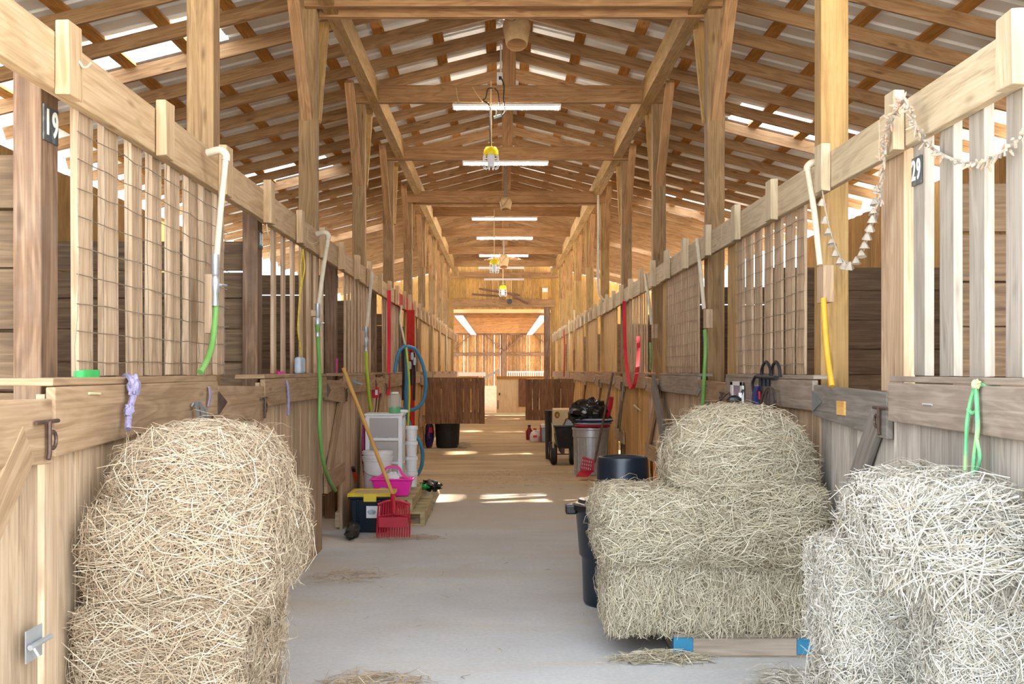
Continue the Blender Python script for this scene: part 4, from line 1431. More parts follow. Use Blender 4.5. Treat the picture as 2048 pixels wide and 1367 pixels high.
# --- blue hose coil at the red post
hp = lambda L, Y: [P(x, y, Y) for x, y in L]
Yh = 15.6
t = thing('hose_coil', 'coil of blue hose hanging by the red post on the left', 'hose', P(820, 830, Yh))
mb = MB()
mb.tube(smooth_path(hp([(815, 692), (832, 700), (846, 730), (852, 768), (846, 802), (830, 817), (812, 820), (797, 815)], Yh), 6), .024, 9)
mb.tube(smooth_path(hp([(812, 690), (800, 700), (793, 722), (790, 745)], Yh - .1), 6), .024, 9)
mb.tube(smooth_path(hp([(812, 690), (814, 740), (812, 790), (814, 830), (824, 860), (838, 880), (845, 905), (843, 932), (834, 950)], Yh - .05), 6), .024, 9)
mb.build('loops', M['hoseblue'], t, smooth=True)
rope('pale supply cord dropping from the left rail to the blue hose', hp([(803, 610), (800, 640), (805, 665), (810, 690)], 15.7), .014, M['pvc'])
rope('lime green cord dangling beside the blue hose', hp([(812, 694), (817, 740), (819, 790), (816, 850)], 15.5), .013, M['limehose'])
t = thing('lead_snaps', 'black and chrome snaps hanging on the red post behind the blue hose', 'tack', P(822, 730, 15.9))
mb = MB()
for (xx, y0, y1) in ((806, 695, 800), (812, 690, 780), (822, 700, 770), (828, 705, 800)):
    mb.tube(hp([(xx, y0), (xx + 1, (y0 + y1) / 2), (xx, y1)], 15.9), .018, 7)
mb.build('straps', M['blacknylon'], t)
mb = MB()
for (xx, yy) in ((824, 712), (829, 722), (820, 730)): mb.lathe(P(xx, yy, 15.86), [(.02, -.05), (.024, 0), (.018, .05)], 10)
mb.build('snaps', M['galv'], t, smooth=True)
# small sack and pot behind the pallets
t = thing('feed_sack', 'crumpled tan sack with green netting on the floor past the pallets', 'sack', (-.83, 13.35, 0))
mb = MB(); mb.blob((-.84, 13.6, .1), (.13, .22, .11), 2, .35); mb.build('sack', M['cardboard'], t, smooth=True)
mb = MB(); mb.blob((-.80, 13.5, .20), (.12, .15, .06), 5, .5, 4); mb.build('black_cover', M['blackbag'], t, smooth=True)
mb = MB(); mb.blob((-.86, 13.42, .205), (.08, .1, .03), 7, .5, 5); mb.build('netting', M['green'], t, smooth=True)
mb = MB(); mb.blob((-1.44 + .1, 11.3 - .5, .06), (.06, .28, .06), 9, .3); tag(mb.build('rubber_scrap', M['rubber'], smooth=True), 'black rubber scrap on the floor left of the tote', 'scrap')


# ================================================================== swung gates across the aisle
def cross_gate(label, x0, x1, y, z0, z1, light):
    t = thing('aisle_gate', label, 'gate', ((x0 + x1) / 2, y, z0))
    mb = MB(); x = x0
    rnd = random.Random(int(y))
    while x < x1 - .03:
        w = min(rnd.uniform(.135, .16), x1 - x)
        mb.box(x + .003, x + w - rnd.choice((.002, .002, .003, .009)), y, y + .025, z0 + rnd.uniform(-.003, .003), z1)
        x += w
    mb.build('boards', M['gate'], t)
    mb = MB(); mb.box(x0, x1, y + .026, y + .06, z1 - .2, z1 - .06); mb.box(x0, x1, y + .026, y + .06, z0 + .08, z0 + .22); mb.build('battens', M['gate'], t)
    mb = MB(); mb.box(x0, x1, y - .005, y + .06, z1 - .002, z1 + .012); mb.build('top_trim', M['gate'], t)
    return t


cross_gate('brown plank gate swung across the left half of the aisle', -1.46, -.32, 22.9, .48, 1.35, 0)
cross_gate('brown plank gate swung across the right part of the aisle', .52, 1.56, 26.0, .42, 1.30, 1)
t = thing('muck_bucket', 'tall black bucket on the floor under the left swung gate', 'bucket', (-1.05, 23.3, 0))
mb = MB(); mb.lathe((-1.05, 23.3, 0), [(.20, 0), (.22, .04), (.245, .5), (.26, .51), (.26, .54), (.235, .54), (.2, .06)], 30); mb.build('pail', M['rubber'], t, smooth=True)
t = thing('feed_bag', 'dark purple feed bag with a red print left of the black bucket', 'bag', (-1.39, 23.3, 0))
mb = MB(); mb.blob((-1.40, 23.3, .24), (.09, .16, .26), 3, .2, flat=-.24); mb.build('sack', M['bag'], t, smooth=True)
mb = MB(); mb.box(-1.40, -1.33, 23.11, 23.125, .30, .40); mb.build('print', M['redweb'], t)
scatter('loose_straw', 'green hay spilled by the black bucket under the left gate', -.72, 23.3, .14, .5, 260, M['straw_m'], 41, h=.14, wid=.006)

# ================================================================== right side things
# trash can, upturned bin
t = thing('trash_can', 'tall black plastic trash can with a lid left of the pallet hay', 'trash can', (.74, 7.72, 0))
mb = MB(); mb.lathe((.74, 7.72, 0), [(.20, 0), (.215, .02), (.225, .30), (.24, .32), (.262, .60), (.27, .61)], 36, flute=lambda k, i: .985 if (k % 6 == 0 and 1 <= i <= 2) else 1); mb.build('body', M['blublack'], t, smooth=True)
mb = MB(); mb.lathe((.74, 7.72, 0), [(.275, .605), (.285, .61), (.285, .64), (.27, .65), (.25, .655), (.24, .675), (.1, .70), (.01, .705)], 36); mb.build('lid', M['black'], t, smooth=True)
mb = MB(); mb.box(.41, .48, 7.66, 7.78, .58, .64); mb.build('handle', M['black'], t, bevel=.01)
t = thing('upturned_bin', 'blue-black plastic bin standing upside down behind the pallet hay', 'bin', (.885, 8.75, 0))
mb = MB(); mb.lathe((.885, 8.75, 0), [(.235, 0), (.235, .03), (.222, .035), (.185, .845), (.178, .868), (.165, .876), (.15, .872), (.145, .862), (.08, .858), (.02, .862)], 40); mb.build('shell', M['blublack'], t, smooth=True)

# galvanised can and what is in it
gx, gy = 1.29, 17.35
t = thing('galvanised_can', 'fluted galvanised steel can in front of the right stall wall', 'can', (gx, gy, 0))
mb = MB(); nn = 72
mb.lathe((gx, gy, 0), [(.235, 0), (.245, .01), (.245, .07), (.243, .09), (.252, .53), (.262, .545), (.262, .64), (.272, .65), (.272, .675), (.255, .675), (.235, .05)], nn,
         flute=lambda k, i: (.90 if (k // 3) % 2 else 1.0) if i in (3, 4) else 1.0)
mb.build('shell', M['galv'], t, smooth=False)
for sgn in (-1, 1):
    pass
mb = MB(); mb.blob((gx - .02, gy, .88), (.29, .25, .20), 3, .30, 3.0, 30, 18)
tag(mb.build('plastic_bag', M['blackbag'], smooth=True), 'crumpled black plastic bag heaped on the galvanised can', 'bag')
for k, (z, m) in enumerate(((.70, M['redweb']), (.735, M['cloth']), (.77, M['navy']), (.79, M['cloth']))):
    mb = MB(); mb.lathe((gx + .02 + .01 * k, gy, z), [(.05, -.02), (.24, -.018), (.262 + .012 * k, 0), (.24, .018), (.05, .02)], 26, flute=lambda kk, i: 1 + .03 * math.sin(kk * 1.7 + i))
    tag(mb.build('folded_blanket', m, smooth=True), ['red cloth squeezed flat on the galvanised can rim', 'lower pale blue blanket under the black bag', 'dark blue blanket between two pale ones under the black bag', 'upper pale blue blanket under the black bag'][k], 'blanket', 'blankets on the galvanised can')
rope('thick red foam tube sticking out of the galvanised can', [(1.36, 17.28, .71), (1.49, 17.25, .80), (1.55, 17.22, .95), (1.575, 17.2, 1.12)], .034, M['red'], name='foam_tube', cat='tube')
mb = MB()
mb.blob((gx + .02, gy - .20, .90), (.05, .03, .06), 6, .3); tag(mb.build('green_bag', M['lime'] if False else M['hosegreen2'], smooth=True), 'green wrapper showing through the black bag', 'wrapper')
mb = MB(); mb.blob((gx - .10, gy - .22, .92), (.05, .025, .04), 9, .3); tag(mb.build('cloth_scrap', M['cloth'], smooth=True), 'pale cloth scrap poking from the black bag', 'cloth')
# red fork leaning on the can
t = thing('manure_fork', 'red plastic fork with a thin brown handle leaning by the galvanised can', 'fork', (1.13, 16.6, 0))
a, b2 = P(1226, 745, 16.9), P(1189, 925, 16.55)
mb = MB(); mb.tube([a, a.lerp(b2, .5), b2], .016, 9); mb.build('handle', M['rust'], t, smooth=True)
mb = MB()
q = lambda x, y, Y=16.5: P(x, y, Y)
mb.prism([q(1165, 912), q(1189, 920), q(1188, 944), q(1160, 942)], (0, .02, 0))
mb.prism([q(1188, 940), q(1160, 941), q(1151, 953, 16.3), q(1176, 954, 16.3)], (0, .02, 0))
mb.build('scoop', M['red'], t)
mb = MB()
for r_ in range(3):
    for c_ in range(5):
        x, y = 1165 + c_ * 4.2 - r_ * .8, 918 + r_ * 7 + c_ * .9
        mb.prism([q(x, y, 16.49), q(x + 1.6, y + .3, 16.49), q(x + 1.4, y + 4, 16.49), q(x - .2, y + 3.8, 16.49)], (0, .004, 0))
mb.build('slots', M['cloth'], t)
# wheeled cart with boxes
t = thing('yard_cart', 'black plastic yard cart with fat wheels left of the galvanised can', 'cart', (.98, 19.3, 0))
mb = MB()
x0, x1, y0, y1 = .84, 1.18, 18.95, 20.0
for (ins, z) in ((.06, .26), (.0, .60), (-.02, .605), (-.02, .63), (.01, .63), (.065, .29)):
    for (px, py) in ((x0 + ins, y0 + ins), (x1 - ins * .3, y0 + ins), (x1 - ins * .3, y1 - ins), (x0 + ins, y1 - ins)): mb.v.append((px, py, z))
for i in range(5):
    for k in range(4):
        k2 = (k + 1) % 4; mb.face((i * 4 + k, i * 4 + k2, i * 4 + 4 + k2, i * 4 + 4 + k))
mb.face((3, 2, 1, 0)); mb.face((20, 21, 22, 23))
mb.build('tub', M['black'], t, bevel=.01)
for (wx, wy) in ((.83, 19.1), (1.13, 19.1), (.83, 19.85)):
    mb = MB(); mb.lathe((wx, wy, .165), [(.08, -.045), (.14, -.05), (.164, -.03), (.164, .03), (.14, .05), (.08, .045)], 26, Matrix.Rotation(math.pi / 2, 3, 'Y')); wh = mb.build('wheel', M['rubber'], t, smooth=True)
    mb = MB(); mb.lathe((wx, wy, .165), [(.03, -.055), (.07, -.048), (.07, .048), (.03, .055)], 18, Matrix.Rotation(math.pi / 2, 3, 'Y')); mb.build('hub', M['greymetal'], wh, smooth=True)
mb = MB(); mb.box(.84, 1.12, 19.09, 19.11, .155, .175); mb.box(.95, 1.0, 19.0, 19.9, .17, .27); mb.build('axle', M['rust'], t)
mb = MB(); mb.tube(smooth_path([(.80, 18.93, .64), (.80, 18.6, .55), (.80, 18.55, .3)], 5), .012, 6); mb.build('tow_strap', M['twinetan'], t)
t = thing('cardboard_box', 'tan printed box with a brown lion head picture in the black cart', 'box', (.98, 19.35, .55))
mb = MB(); mb.box(.83, 1.14, 19.1, 19.7, .5, .88, jit=.006); mb.build('carton', M['cardboard'], t, bevel=.006)
mb = MB(); mb.lathe((.885, 19.095, .79), [(.05, 0), (.05, .003)], 16, Matrix.Rotation(math.pi / 2, 3, 'X'), sx=.85, sy=1.1, flute=lambda k, i: 1 + .12 * math.sin(k * 3.1)); mb.build('printed_picture', M['lionbrown'], t)
mb = MB(); mb.lathe((.888, 19.09, .785), [(.018, 0), (.018, .002)], 12, Matrix.Rotation(math.pi / 2, 3, 'X'), sx=.8, sy=1.2); mb.build('printed_face', M['handle'], t)
t = thing('picture_frame', 'dark wooden frame leaning on the tan box in the black cart', 'frame', (1.06, 19.08, .62))
mb = MB()
for a_, b_ in (((.97, .60), (1.03, .73)), ((1.03, .73), (1.16, .72)), ((1.16, .72), (1.14, .6))): mb.beam((a_[0], 19.06, a_[1]), (b_[0], 19.07, b_[1]), .02, .02)
mb.build('moulding', M['post_dark'], t)
mb = MB(); mb.prism([(.99, 19.072, .60), (1.04, 19.072, .72), (1.15, 19.072, .71), (1.13, 19.072, .6)], (0, .006, 0)); mb.build('backing', M['cloth'], t)
mb = MB(); mb.box(.66, .79, 19.6, 20.6, .52, .90) if False else mb.lathe((.80, 20.4, 0), [(.18, .0), (.22, .5), (.235, .80), (.245, .82), (.22, .82)], 24, sx=.28, sy=1.0)
tag(mb.build('wheelbarrow_tub', M['gate_grey'] if False else M['rubber'], smooth=True), 'upright dark tub standing on edge left of the yard cart', 'tub')
# cooler and jug
t = thing('cooler', 'grey cooler with white lid and red side near the right swung gate', 'cooler', (.91, 25.2, 0))
mb = MB(); mb.box(.83, 1.0, 25.0, 25.4, 0, .30); mb.build('body', M['greymetal'], t, bevel=.015)
mb = MB(); mb.box(.82, 1.01, 24.99, 25.41, .30, .37); mb.build('lid', M['white'], t, bevel=.012)
mb = MB(); mb.box(.81, .829, 25.02, 25.38, .02, .36); mb.build('side_panel', M['red'], t)
t = thing('milk_jug', 'white plastic jug with a red cap on the floor left of the cooler', 'jug', (.70, 25.2, .0))
mb = MB(); mb.lathe((.70, 25.2, 0), [(.09, 0), (.105, .02), (.105, .13), (.08, .20), (.03, .235), (.028, .25)], 20); mb.build('body', M['white'], t, smooth=True)
mb = MB(); mb.lathe((.70, 25.2, 0), [(.034, .25), (.034, .28)], 14); mb.build('cap', M['red'], t)
mb = MB(); mb.tube(smooth_path([(.70, 25.12, .22), (.78, 25.12, .21), (.79, 25.12, .12)], 4), .012, 6); mb.build('grip', M['white'], t)
mb = MB(); mb.box(.66, .74, 25.088, 25.094, .09, .14); mb.build('label', M['orange'], t)
t = thing('red_jug', 'dark red jug on the floor behind the white jug', 'jug', (.60, 25.9, 0))
mb = MB(); mb.lathe((.60, 25.9, 0), [(.07, 0), (.075, .18), (.03, .26), (.03, .29)], 16); mb.build('body', M['reddark'], t, smooth=True)
mb = MB(); mb.lathe((.60, 25.9, 0), [(.034, .29), (.034, .32)], 12); mb.build('cap', M['black'], t)

# things hung on the right ledge above the pallet hay
xw = 1.70
t = thing('bridle_rack', 'black double-hoop tack rack hooked over the right ledge', 'rack', PX(1537, 760, xw))
mb = MB()
for (xa, xb) in ((1523, 1541), (1543, 1560)):
    pts = [PX(xa, 752, xw), PX(xa + 1, 736, xw), PX((xa + xb) / 2, 723, xw), PX(xb - 1, 736, xw), PX(xb, 754, xw)]
    mb.tube(smooth_path(pts, 6), .010, 8)
mb.tube([PX(1514, 752, xw), PX(1552, 755, xw)], .014, 8)
mb.tube(smooth_path([PX(1511, 752, xw), PX(1505, 765, xw), PX(1507, 782, xw)], 5), .009, 7)
for xx in (1521, 1529, 1537): mb.tube([PX(xx, 754, xw), PX(xx, 772, xw)], .012, 7)
mb.build('hoops', M['blacknylon'], t, smooth=True)
strap('blue nylon halter hanging from the black tack rack', [PX(1516, 772, xw - .02), PX(1511, 790, xw - .02), PX(1510, 815, xw - .02)], (0, 1, 0), .13, M['navy'], name='halter', cat='halter', t=.02)
strap('narrow red strap beside the blue halter', [PX(1518, 782, xw - .035), PX(1519, 798, xw - .035)], (0, 1, 0), .04, M['redweb'])
t = thing('bridle', 'brown and black leather bridle on the tack rack above the pallet hay', 'bridle', PX(1538, 800, xw - .02))
mb = MB()
for pts in (((1522, 812), (1526, 790), (1536, 775), (1546, 778), (1550, 800), (1546, 815)), ((1531, 814), (1532, 790), (1537, 776)), ((1541, 814), (1540, 790), (1537, 776))):
    mb.ribbon(smooth_path([PX(x, y, xw - .03) for x, y in pts], 5), (0, 1, 0), .04, .01)
mb.build('leather_straps', M['leather'], t, smooth=True)
t = thing('framed_notice', 'white framed mauve picture leaning on the right ledge board', 'picture', PX(1475, 800, xw))
mb = MB()
q = [PX(1463, 762, xw), PX(1487, 762, xw), PX(1487, 816, xw), PX(1463, 816, xw)]
ya, yb, za, zb = q[1].y, q[0].y, q[2].z, q[0].z
xq = xw - .01
w_ = (yb - ya) * .2
mb.box(xq, xq + .015, ya, ya + w_, za, zb); mb.box(xq, xq + .015, yb - w_, yb, za, zb); mb.box(xq, xq + .015, ya, yb, zb - .03, zb); mb.box(xq, xq + .015, ya, yb, za, za + .03)
mb.build('frame', M['white'], t, bevel=.003)
mb = MB(); mb.box(xq + .006, xq + .012, ya + w_, yb - w_, za + .03, zb - .03); mb.build('picture', M['picture'], t)
t = thing('spray_bottle', 'lime green spray bottle with a black trigger head behind the pallet hay', 'bottle', P(1466, 826, 7.35))
c = P(1462, 850, 7.38)
mb = MB(); mb.lathe(c, [(.035, -.05), (.036, .06), (.034, .09), (.02, .115)], 16, sx=1); mb.build('body', M['lime'], t, smooth=True)
mb = MB()
mb.lathe(c + Vector((.004, 0, 0)), [(.018, .112), (.02, .14)], 12)
mb.blob(c + Vector((.02, 0, .155)), (.045, .025, .03), 2, .08)
mb.beam(c + Vector((.05, 0, .16)), c + Vector((.075, 0, .22)), .016, .014)
mb.build('trigger_head', M['black'], t, smooth=True)
mb = MB(); mb.lathe(c + Vector((.058, 0, .185)), [(.012, -.015), (.012, .015)], 10); mb.build('nozzle', M['white'], t)
mb = MB(); cc = P(1441, 836, 7.3); mb.lathe(cc, [(.02, -.018), (.052, -.012), (.056, 0), (.05, .012), (.02, .016)], 22, Matrix.Rotation(-.35, 3, 'Y')); tag(mb.build('curry_brush', M['red'], smooth=True), 'oval red curry brush resting on the top of the pallet hay', 'brush')
mb = MB(); mb.tube(smooth_path([PX(1432, 804, 1.69), PX(1445, 795, 1.68), PX(1458, 785, 1.68), PX(1460, 800, 1.69), PX(1452, 812, 1.70)], 4), .006, 6); tag(mb.build('iron_hook', M['rust']), 'rusty iron latch hook on the right door ledge left of the framed picture', 'hook')

# ribbons, twine, leaning boards on the right
strap('long red lead strap looping down from the right top rail', [PX(1248, 602, 1.72), PX(1249, 650, 1.72), PX(1251, 700, 1.72), PX(1255, 745, 1.68), PX(1262, 776, 1.62), PX(1269, 768, 1.62), PX(1274, 740, 1.68), PX(1277, 700, 1.72), PX(1276, 672, 1.74)], (1, .4, .1), .05, M['redweb'])
t = thing('hay_twine', 'green and yellow baling twine knotted over the right ledge', 'twine', PX(1950, 860, 1.70))
mb = MB()
xt = 1.695
mb.tube(smooth_path([PX(2005, 766, 1.76), PX(1985, 768, 1.74), PX(1965, 770, 1.72), PX(1952, 768, 1.70)], 5), .008, 7)
mb.tube(smooth_path([PX(1952, 768, xt), PX(1941, 805, xt), PX(1934, 850, xt), PX(1932, 900, xt), PX(1930, 962, xt)], 6), .008, 7)
mb.tube(smooth_path([PX(1952, 768, xt), PX(1954, 815, xt), PX(1955, 860, xt), PX(1949, 910, xt), PX(1945, 968, xt)], 6), .008, 7)
mb.tube(smooth_path([PX(1936, 818, xt), PX(1945, 826, xt), PX(1954, 820, xt)], 4), .007, 7)
mb.tube(smooth_path([PX(1930, 955, xt), PX(1950, 945, xt), PX(1960, 915, xt), PX(1954, 880, xt)], 5), .007, 7)
mb.build('strands', M['twinegreen'], t, smooth=True)
mb = MB(); mb.blob(PX(1952, 768, xt), (.014, .020, .016), 3, .6, 4); mb.build('knot', M['twine'], t, smooth=True)
mb = MB(); a, b2 = PX(1306, 762, 1.66), PX(1330, 884, 1.66); mb.beam(a, b2, .035, .20, up=(0, 1, 0), jit=.004)
tag(mb.build('leaning_board', M['gate_grey'], bevel=.006), 'weathered board hung slanting on the second right stall door', 'board')
mb = MB(); mb.tube([PX(1247, 770, 1.69), PX(1244, 800, 1.66), PX(1239, 862, 1.66)], .014, 7); tag(mb.build('tool_handle', M['gate_grey']), 'thin brown stick standing against the right stall wall', 'stick')
t = thing('gate_latch_pin', 'small rusty pin latch on the tan right stall wall', 'latch', PX(1275, 815, 1.73))
mb = MB(); mb.tube([PX(1268, 810, 1.72), PX(1281, 820, 1.72)], .012, 6); mb.tube([PX(1274, 808, 1.72), PX(1272, 822, 1.72)], .006, 6); mb.build('pin', M['twinetan'], t)
# small nails on ledge board near the twine
mb = MB(); mb.tube([PX(1846, 808, 1.712), PX(1864, 809, 1.712)], .005, 6); tag(mb.build('wire_staple', M['galv']), 'shiny staple on the right ledge board left of the twine', 'staple')
mb = MB(); mb.tube([PX(178, 786, -1.462), PX(200, 787, -1.462)], .005, 6); tag(mb.build('wire_staple', M['twinetan']), 'bent nail on the left ledge board above the hay stack', 'nail')

# garland of dusty lights on the right rail
gx_ = 1.70
gp = [(2060, 262, 1.76), (2010, 300, 1.77), (1960, 325, 1.77), (1905, 318, 1.77), (1855, 288, 1.76), (1830, 246, 1.70), (1818, 212, 1.68), (1806, 204, 1.68), (1795, 222, 1.68), (1778, 255, 1.69), (1771, 300, 1.69), (1766, 350, 1.72), (1760, 400, 1.74), (1752, 440, 1.76)]
path = smooth_path([PX(*p) for p in gp], 8)
t = thing('light_garland', 'dusty string of small orange lights draped over the right top rail', 'garland', path[-1])
mb = MB(); mb.tube(path, .006, 6); mb.build('wire', M['garland'], t, smooth=True)
rnd = random.Random(5)
mbb, mbh = MB(), MB()
for i in range(2, len(path) - 2, 1):
    for _ in range(2):
        d = Vector((rnd.uniform(-1, .2), rnd.uniform(-1, 1), rnd.uniform(-1, .6))).normalized()
        a = path[i]
        mbh.tube([a, a + d * .022], [.005, .0065], 6)
        if rnd.random() < .4: mbb.tube([a + d * .022, a + d * .036, a + d * .047], [.0055, .005, .001], 6)
oo = mbh.build('sockets', M['garland'], t); oo['kind'] = 'stuff'; o = mbb.build('bulbs', M['bulb'], t); o['label'] = 'faded orange bulbs'
o['kind'] = 'stuff'
sp = [(1640, 350, 1.72), (1652, 425, 1.72), (1664, 472, 1.71), (1680, 512, 1.70), (1700, 526, 1.70), (1724, 506, 1.70), (1737, 472, 1.71), (1748, 438, 1.72), (1752, 405, 1.73), (1760, 360, 1.73)]
path = smooth_path([PX(*p) for p in sp], 6)
t = thing('star_garland', 'string of dusty tan bell-shaped ornaments hanging by the first right post', 'garland', path[len(path) // 2])
mb = MB(); mb.tube(path, .0035, 6); mb.build('string', M['garland'], t)
for i in range(4, len(path) - 1, 3):
    a = path[i]
    mb = MB(); mb.lathe(a + Vector((-.01, 0, -.008)), [(.003, .014), (.012, .004), (.026, -.022), (.024, -.022), (.010, .0)], 5, Matrix.Rotation(rnd.uniform(-.6, .6), 3, 'X'))
    mb.build('bell', M['garland'], t)

# ================================================================== overhead things
# tube lights under the tie beams
for n, (xa, xb) in {2: (905, 1122), 3: (925, 1097), 5: (943, 1075), 6: (953, 1066), 7: (958, 1057), 8: (957, 1048), 9: (968, 1048)}.items():
    y = POSTY[n] - .02
    z = TIEZ[n]
    x0, x1 = (xa - CX) * y / F, (xb - CX) * y / F
    t = thing('tube_light', 'white strip light under the %s tie beam over the aisle' % ORD[n], 'light', ((x0 + x1) / 2, y, z - .07), 'strip lights over the aisle')
    mb = MB(); mb.box(x0, x1, y - .04, y + .04, z - .035, z - .003); mb.build('housing', M['white'], t, bevel=.004)
    mb = MB(); mb.tube([(x0 + .02, y, z - .055), (x1 - .02, y, z - .055)], .017, 12); mb.build('tube', M['tubewhite'] if n < 8 else M['white'], t, smooth=True)
    mb = MB()
    for xe in (x0 + .015, x1 - .015): mb.box(xe - .012, xe + .012, y - .025, y + .025, z - .075, z - .034)
    mb.build('lampholder', M['white'], t)


def work_light(label, px, ytop, ybot, Y, ztop):
    top, bot = P(px, ytop, Y), P(px, ybot, Y)
    h = top.z - bot.z
    r = h * .33
    t = thing('work_light', label, 'work light', bot)
    mb = MB(); mb.lathe(bot, [(r * 1.0, h * .62), (r * 1.02, h * .70), (r * .95, h * .85), (r * .72, h * .97), (r * .2, h), (.01, h)], 24); mb.build('cap', M['lampyellow'], t, smooth=True)
    mb = MB(); mb.lathe(bot, [(r * .45, h * .1), (r * .5, h * .2), (r * .5, h * .62)], 16); mb.build('diffuser', M['whitecage'], t, smooth=True)
    mb = MB()
    for k in range(10):
        a = 2 * math.pi * k / 10
        d = Vector((math.cos(a), math.sin(a), 0))
        mb.tube(smooth_path([bot + d * r * .95 + Vector((0, 0, h * .62)), bot + d * r * 1.05 + Vector((0, 0, h * .4)), bot + d * r * 1.03 + Vector((0, 0, h * .1)), bot + d * r * .8, bot + d * r * .6 + Vector((0, 0, h * .05))], 4), .0055, 6)
    for z in (.2, .42): mb.tube([bot + Vector((r * 1.05 * math.cos(a), r * 1.05 * math.sin(a), h * z)) for a in np.linspace(0, 6.283, 21)[:-1]], .0045, 5, closed=True)
    mb.build('cage', M['whitecage'], t, smooth=True)
    mb = MB(); mb.tube([top, top + Vector((0, 0, .05)), Vector((top.x, top.y, ztop))], .009, 7); mb.box(top.x - .035, top.x + .035, top.y - .008, top.y + .008, top.z + .045, top.z + .056); mb.build('hanger', M['twinetan'], t)
    return t


work_light('yellow caged work light hanging nearest, below the third tie beam', 982, 293, 338, 14.55, 5.0)
work_light('yellow caged work light hanging in the middle of the aisle', 988.5, 518, 546, 25.4, 4.9)
work_light('small yellow caged work light hanging farthest away', 1006, 570, 592, 36.5, 4.75)
Yc = 14.5
rope('black cord looping from the outlet down to the first work light', [P(1003, 157, Yc), P(1008, 172, Yc), P(1007, 200, Yc), P(1010, 222, Yc), P(1004, 231, Yc), P(995, 234, Yc)], .008, M['cord'], name='electric_cable', cat='cord')
rope('black cord hanging over the third tie beam beside the work light', [P(985, 176, Yc), P(976, 178, Yc), P(972, 195, Yc), P(967, 201, Yc), P(979, 212, Yc), P(980, 250, Yc), P(981, 292, Yc)], .008, M['cord'], name='electric_cable', cat='cord')
rope('short black cord from the tie beam to the grey connector', [P(989, 176, Yc), P(996, 185, Yc), P(998, 205, Yc), P(999, 213, Yc), P(994, 220, Yc), P(992, 232, Yc)], .007, M['cord'], name='electric_cable', cat='cord')
mb = MB(); mb.tube([P(988, 236, Yc), P(1003, 231, Yc)], .022, 9); tag(mb.build('cord_connector', M['greymetal'], smooth=True), 'grey cord connector hanging by the king post', 'connector')
rope('thin white string from the tie beam beside the light', [P(912, 174, 14.6), P(915, 195, 14.6), P(918, 203, 14.6)], .004, M['twinetan'], name='string', cat='string')
rope('slanting white string on the front of the third tie beam', [P(945, 174, 14.62), P(955, 190, 14.62), P(966, 204, 14.62)], .004, M['twinetan'], name='string', cat='string')
t = thing('power_outlet', 'white outlet box on the king post above the third tie beam', 'outlet', P(1000, 156, 14.68))
q = P(1000, 156, 14.66)
mb = MB(); mb.box(q.x - .04, q.x + .035, q.y - .03, q.y + .04, q.z - .065, q.z + .065); mb.build('box', M['white'], t, bevel=.006)
mb = MB(); mb.box(q.x - .015, q.x + .02, q.y - .055, q.y - .031, q.z - .03, q.z + .01); mb.build('plug', M['cord'], t, bevel=.004)
mb = MB(); mb.tube([q + Vector((.01, .02, .06)), q + Vector((.01, .02, .42))], .011, 8); mb.build('conduit', M['white'], t)


def hood(label, xa, xb, ya, yb, Y):
    c = P((xa + xb) / 2, yb, Y)
    R = (xb - xa) * Y / F / 2
    h = (yb - ya) * Y / F
    t = thing('dust_hood', label, 'hood', c)
    Mt = Matrix.Rotation(-.42, 3, 'X')
    mb = MB(); mb.lathe(c, [(R * .70, 0), (R * .74, h * .02), (R * .80, h * .15), (R * .97, h * .6), (R * 1.0, h * .66), (R * .92, h * .8), (R * .75, h * .97), (R * .6, h)], 28, Mt, cap0=False); mb.build('shell', M['hood'], t, smooth=True)
    mb = MB(); mb.lathe(c, [(R * .70, .0), (R * .66, h * .03), (R * .3, h * .05), (.01, h * .05)], 28, Mt, cap0=False); mb.build('bottom_disc', M['tie'], t, smooth=True)
    mb = MB(); mb.tube(smooth_path([P(xa - 2, ya - 4, Y - .1), P(xa + 4, ya + 14, Y - .2), P((xa + xb) / 2 - 6, ya + 18, Y - .22), P((xa + xb) / 2 + 6, ya + 2, Y - .1)], 5), .006, 6); mb.build('wire_loop', M['wire'], t)
    mb = MB(); mb.tube([c + Vector((0, .08, h * .9)), Vector((c.x, c.y + .08, rz(c.x) + .02))], .02, 8); mb.build('stem', M['steel'], t)
    return t


hood('big dusty tan plastic hood hanging at the top of the aisle', 1005, 1062, 23, 90, 12.6)
hood('small dusty tan hood hanging in front of the fifth tie beam', 999, 1024, 394, 420, 22.3)
hood('dusty tan hood far down the aisle beside the middle work light', 997, 1018, 508, 534, 33.0)
t = thing('junction_box', 'white junction box at the top left of the big dusty hood', 'box', P(1006, 30, 12.9))
q = P(1006, 30, 12.9)
mb = MB(); mb.box(q.x - .035, q.x + .035, q.y - .03, q.y + .03, q.z - .045, q.z + .05); mb.build('box', M['white'], t, bevel=.005)
mb = MB(); mb.tube([q + Vector((-.02, 0, -.04)), q + Vector((-.04, 0, -.08))], .018, 8); mb.build('connector', M['white'], t)

# the bent conduit on the gold-lit right post
pts = [P(1196, 385, 22.4), P(1197, 450, 22.4), P(1196, 520, 22.4), P(1196, 560, 22.4), P(1198, 585, 22.4), P(1204, 596, 22.4), P(1211, 601, 22.4)]
rope('white conduit running down the right post and bending at the rail', pts, .022, M['pvc'], name='conduit', cat='conduit')
pts = [P(1333, 470, 18.4), P(1334, 500, 18.4), P(1331, 512, 18.4)]

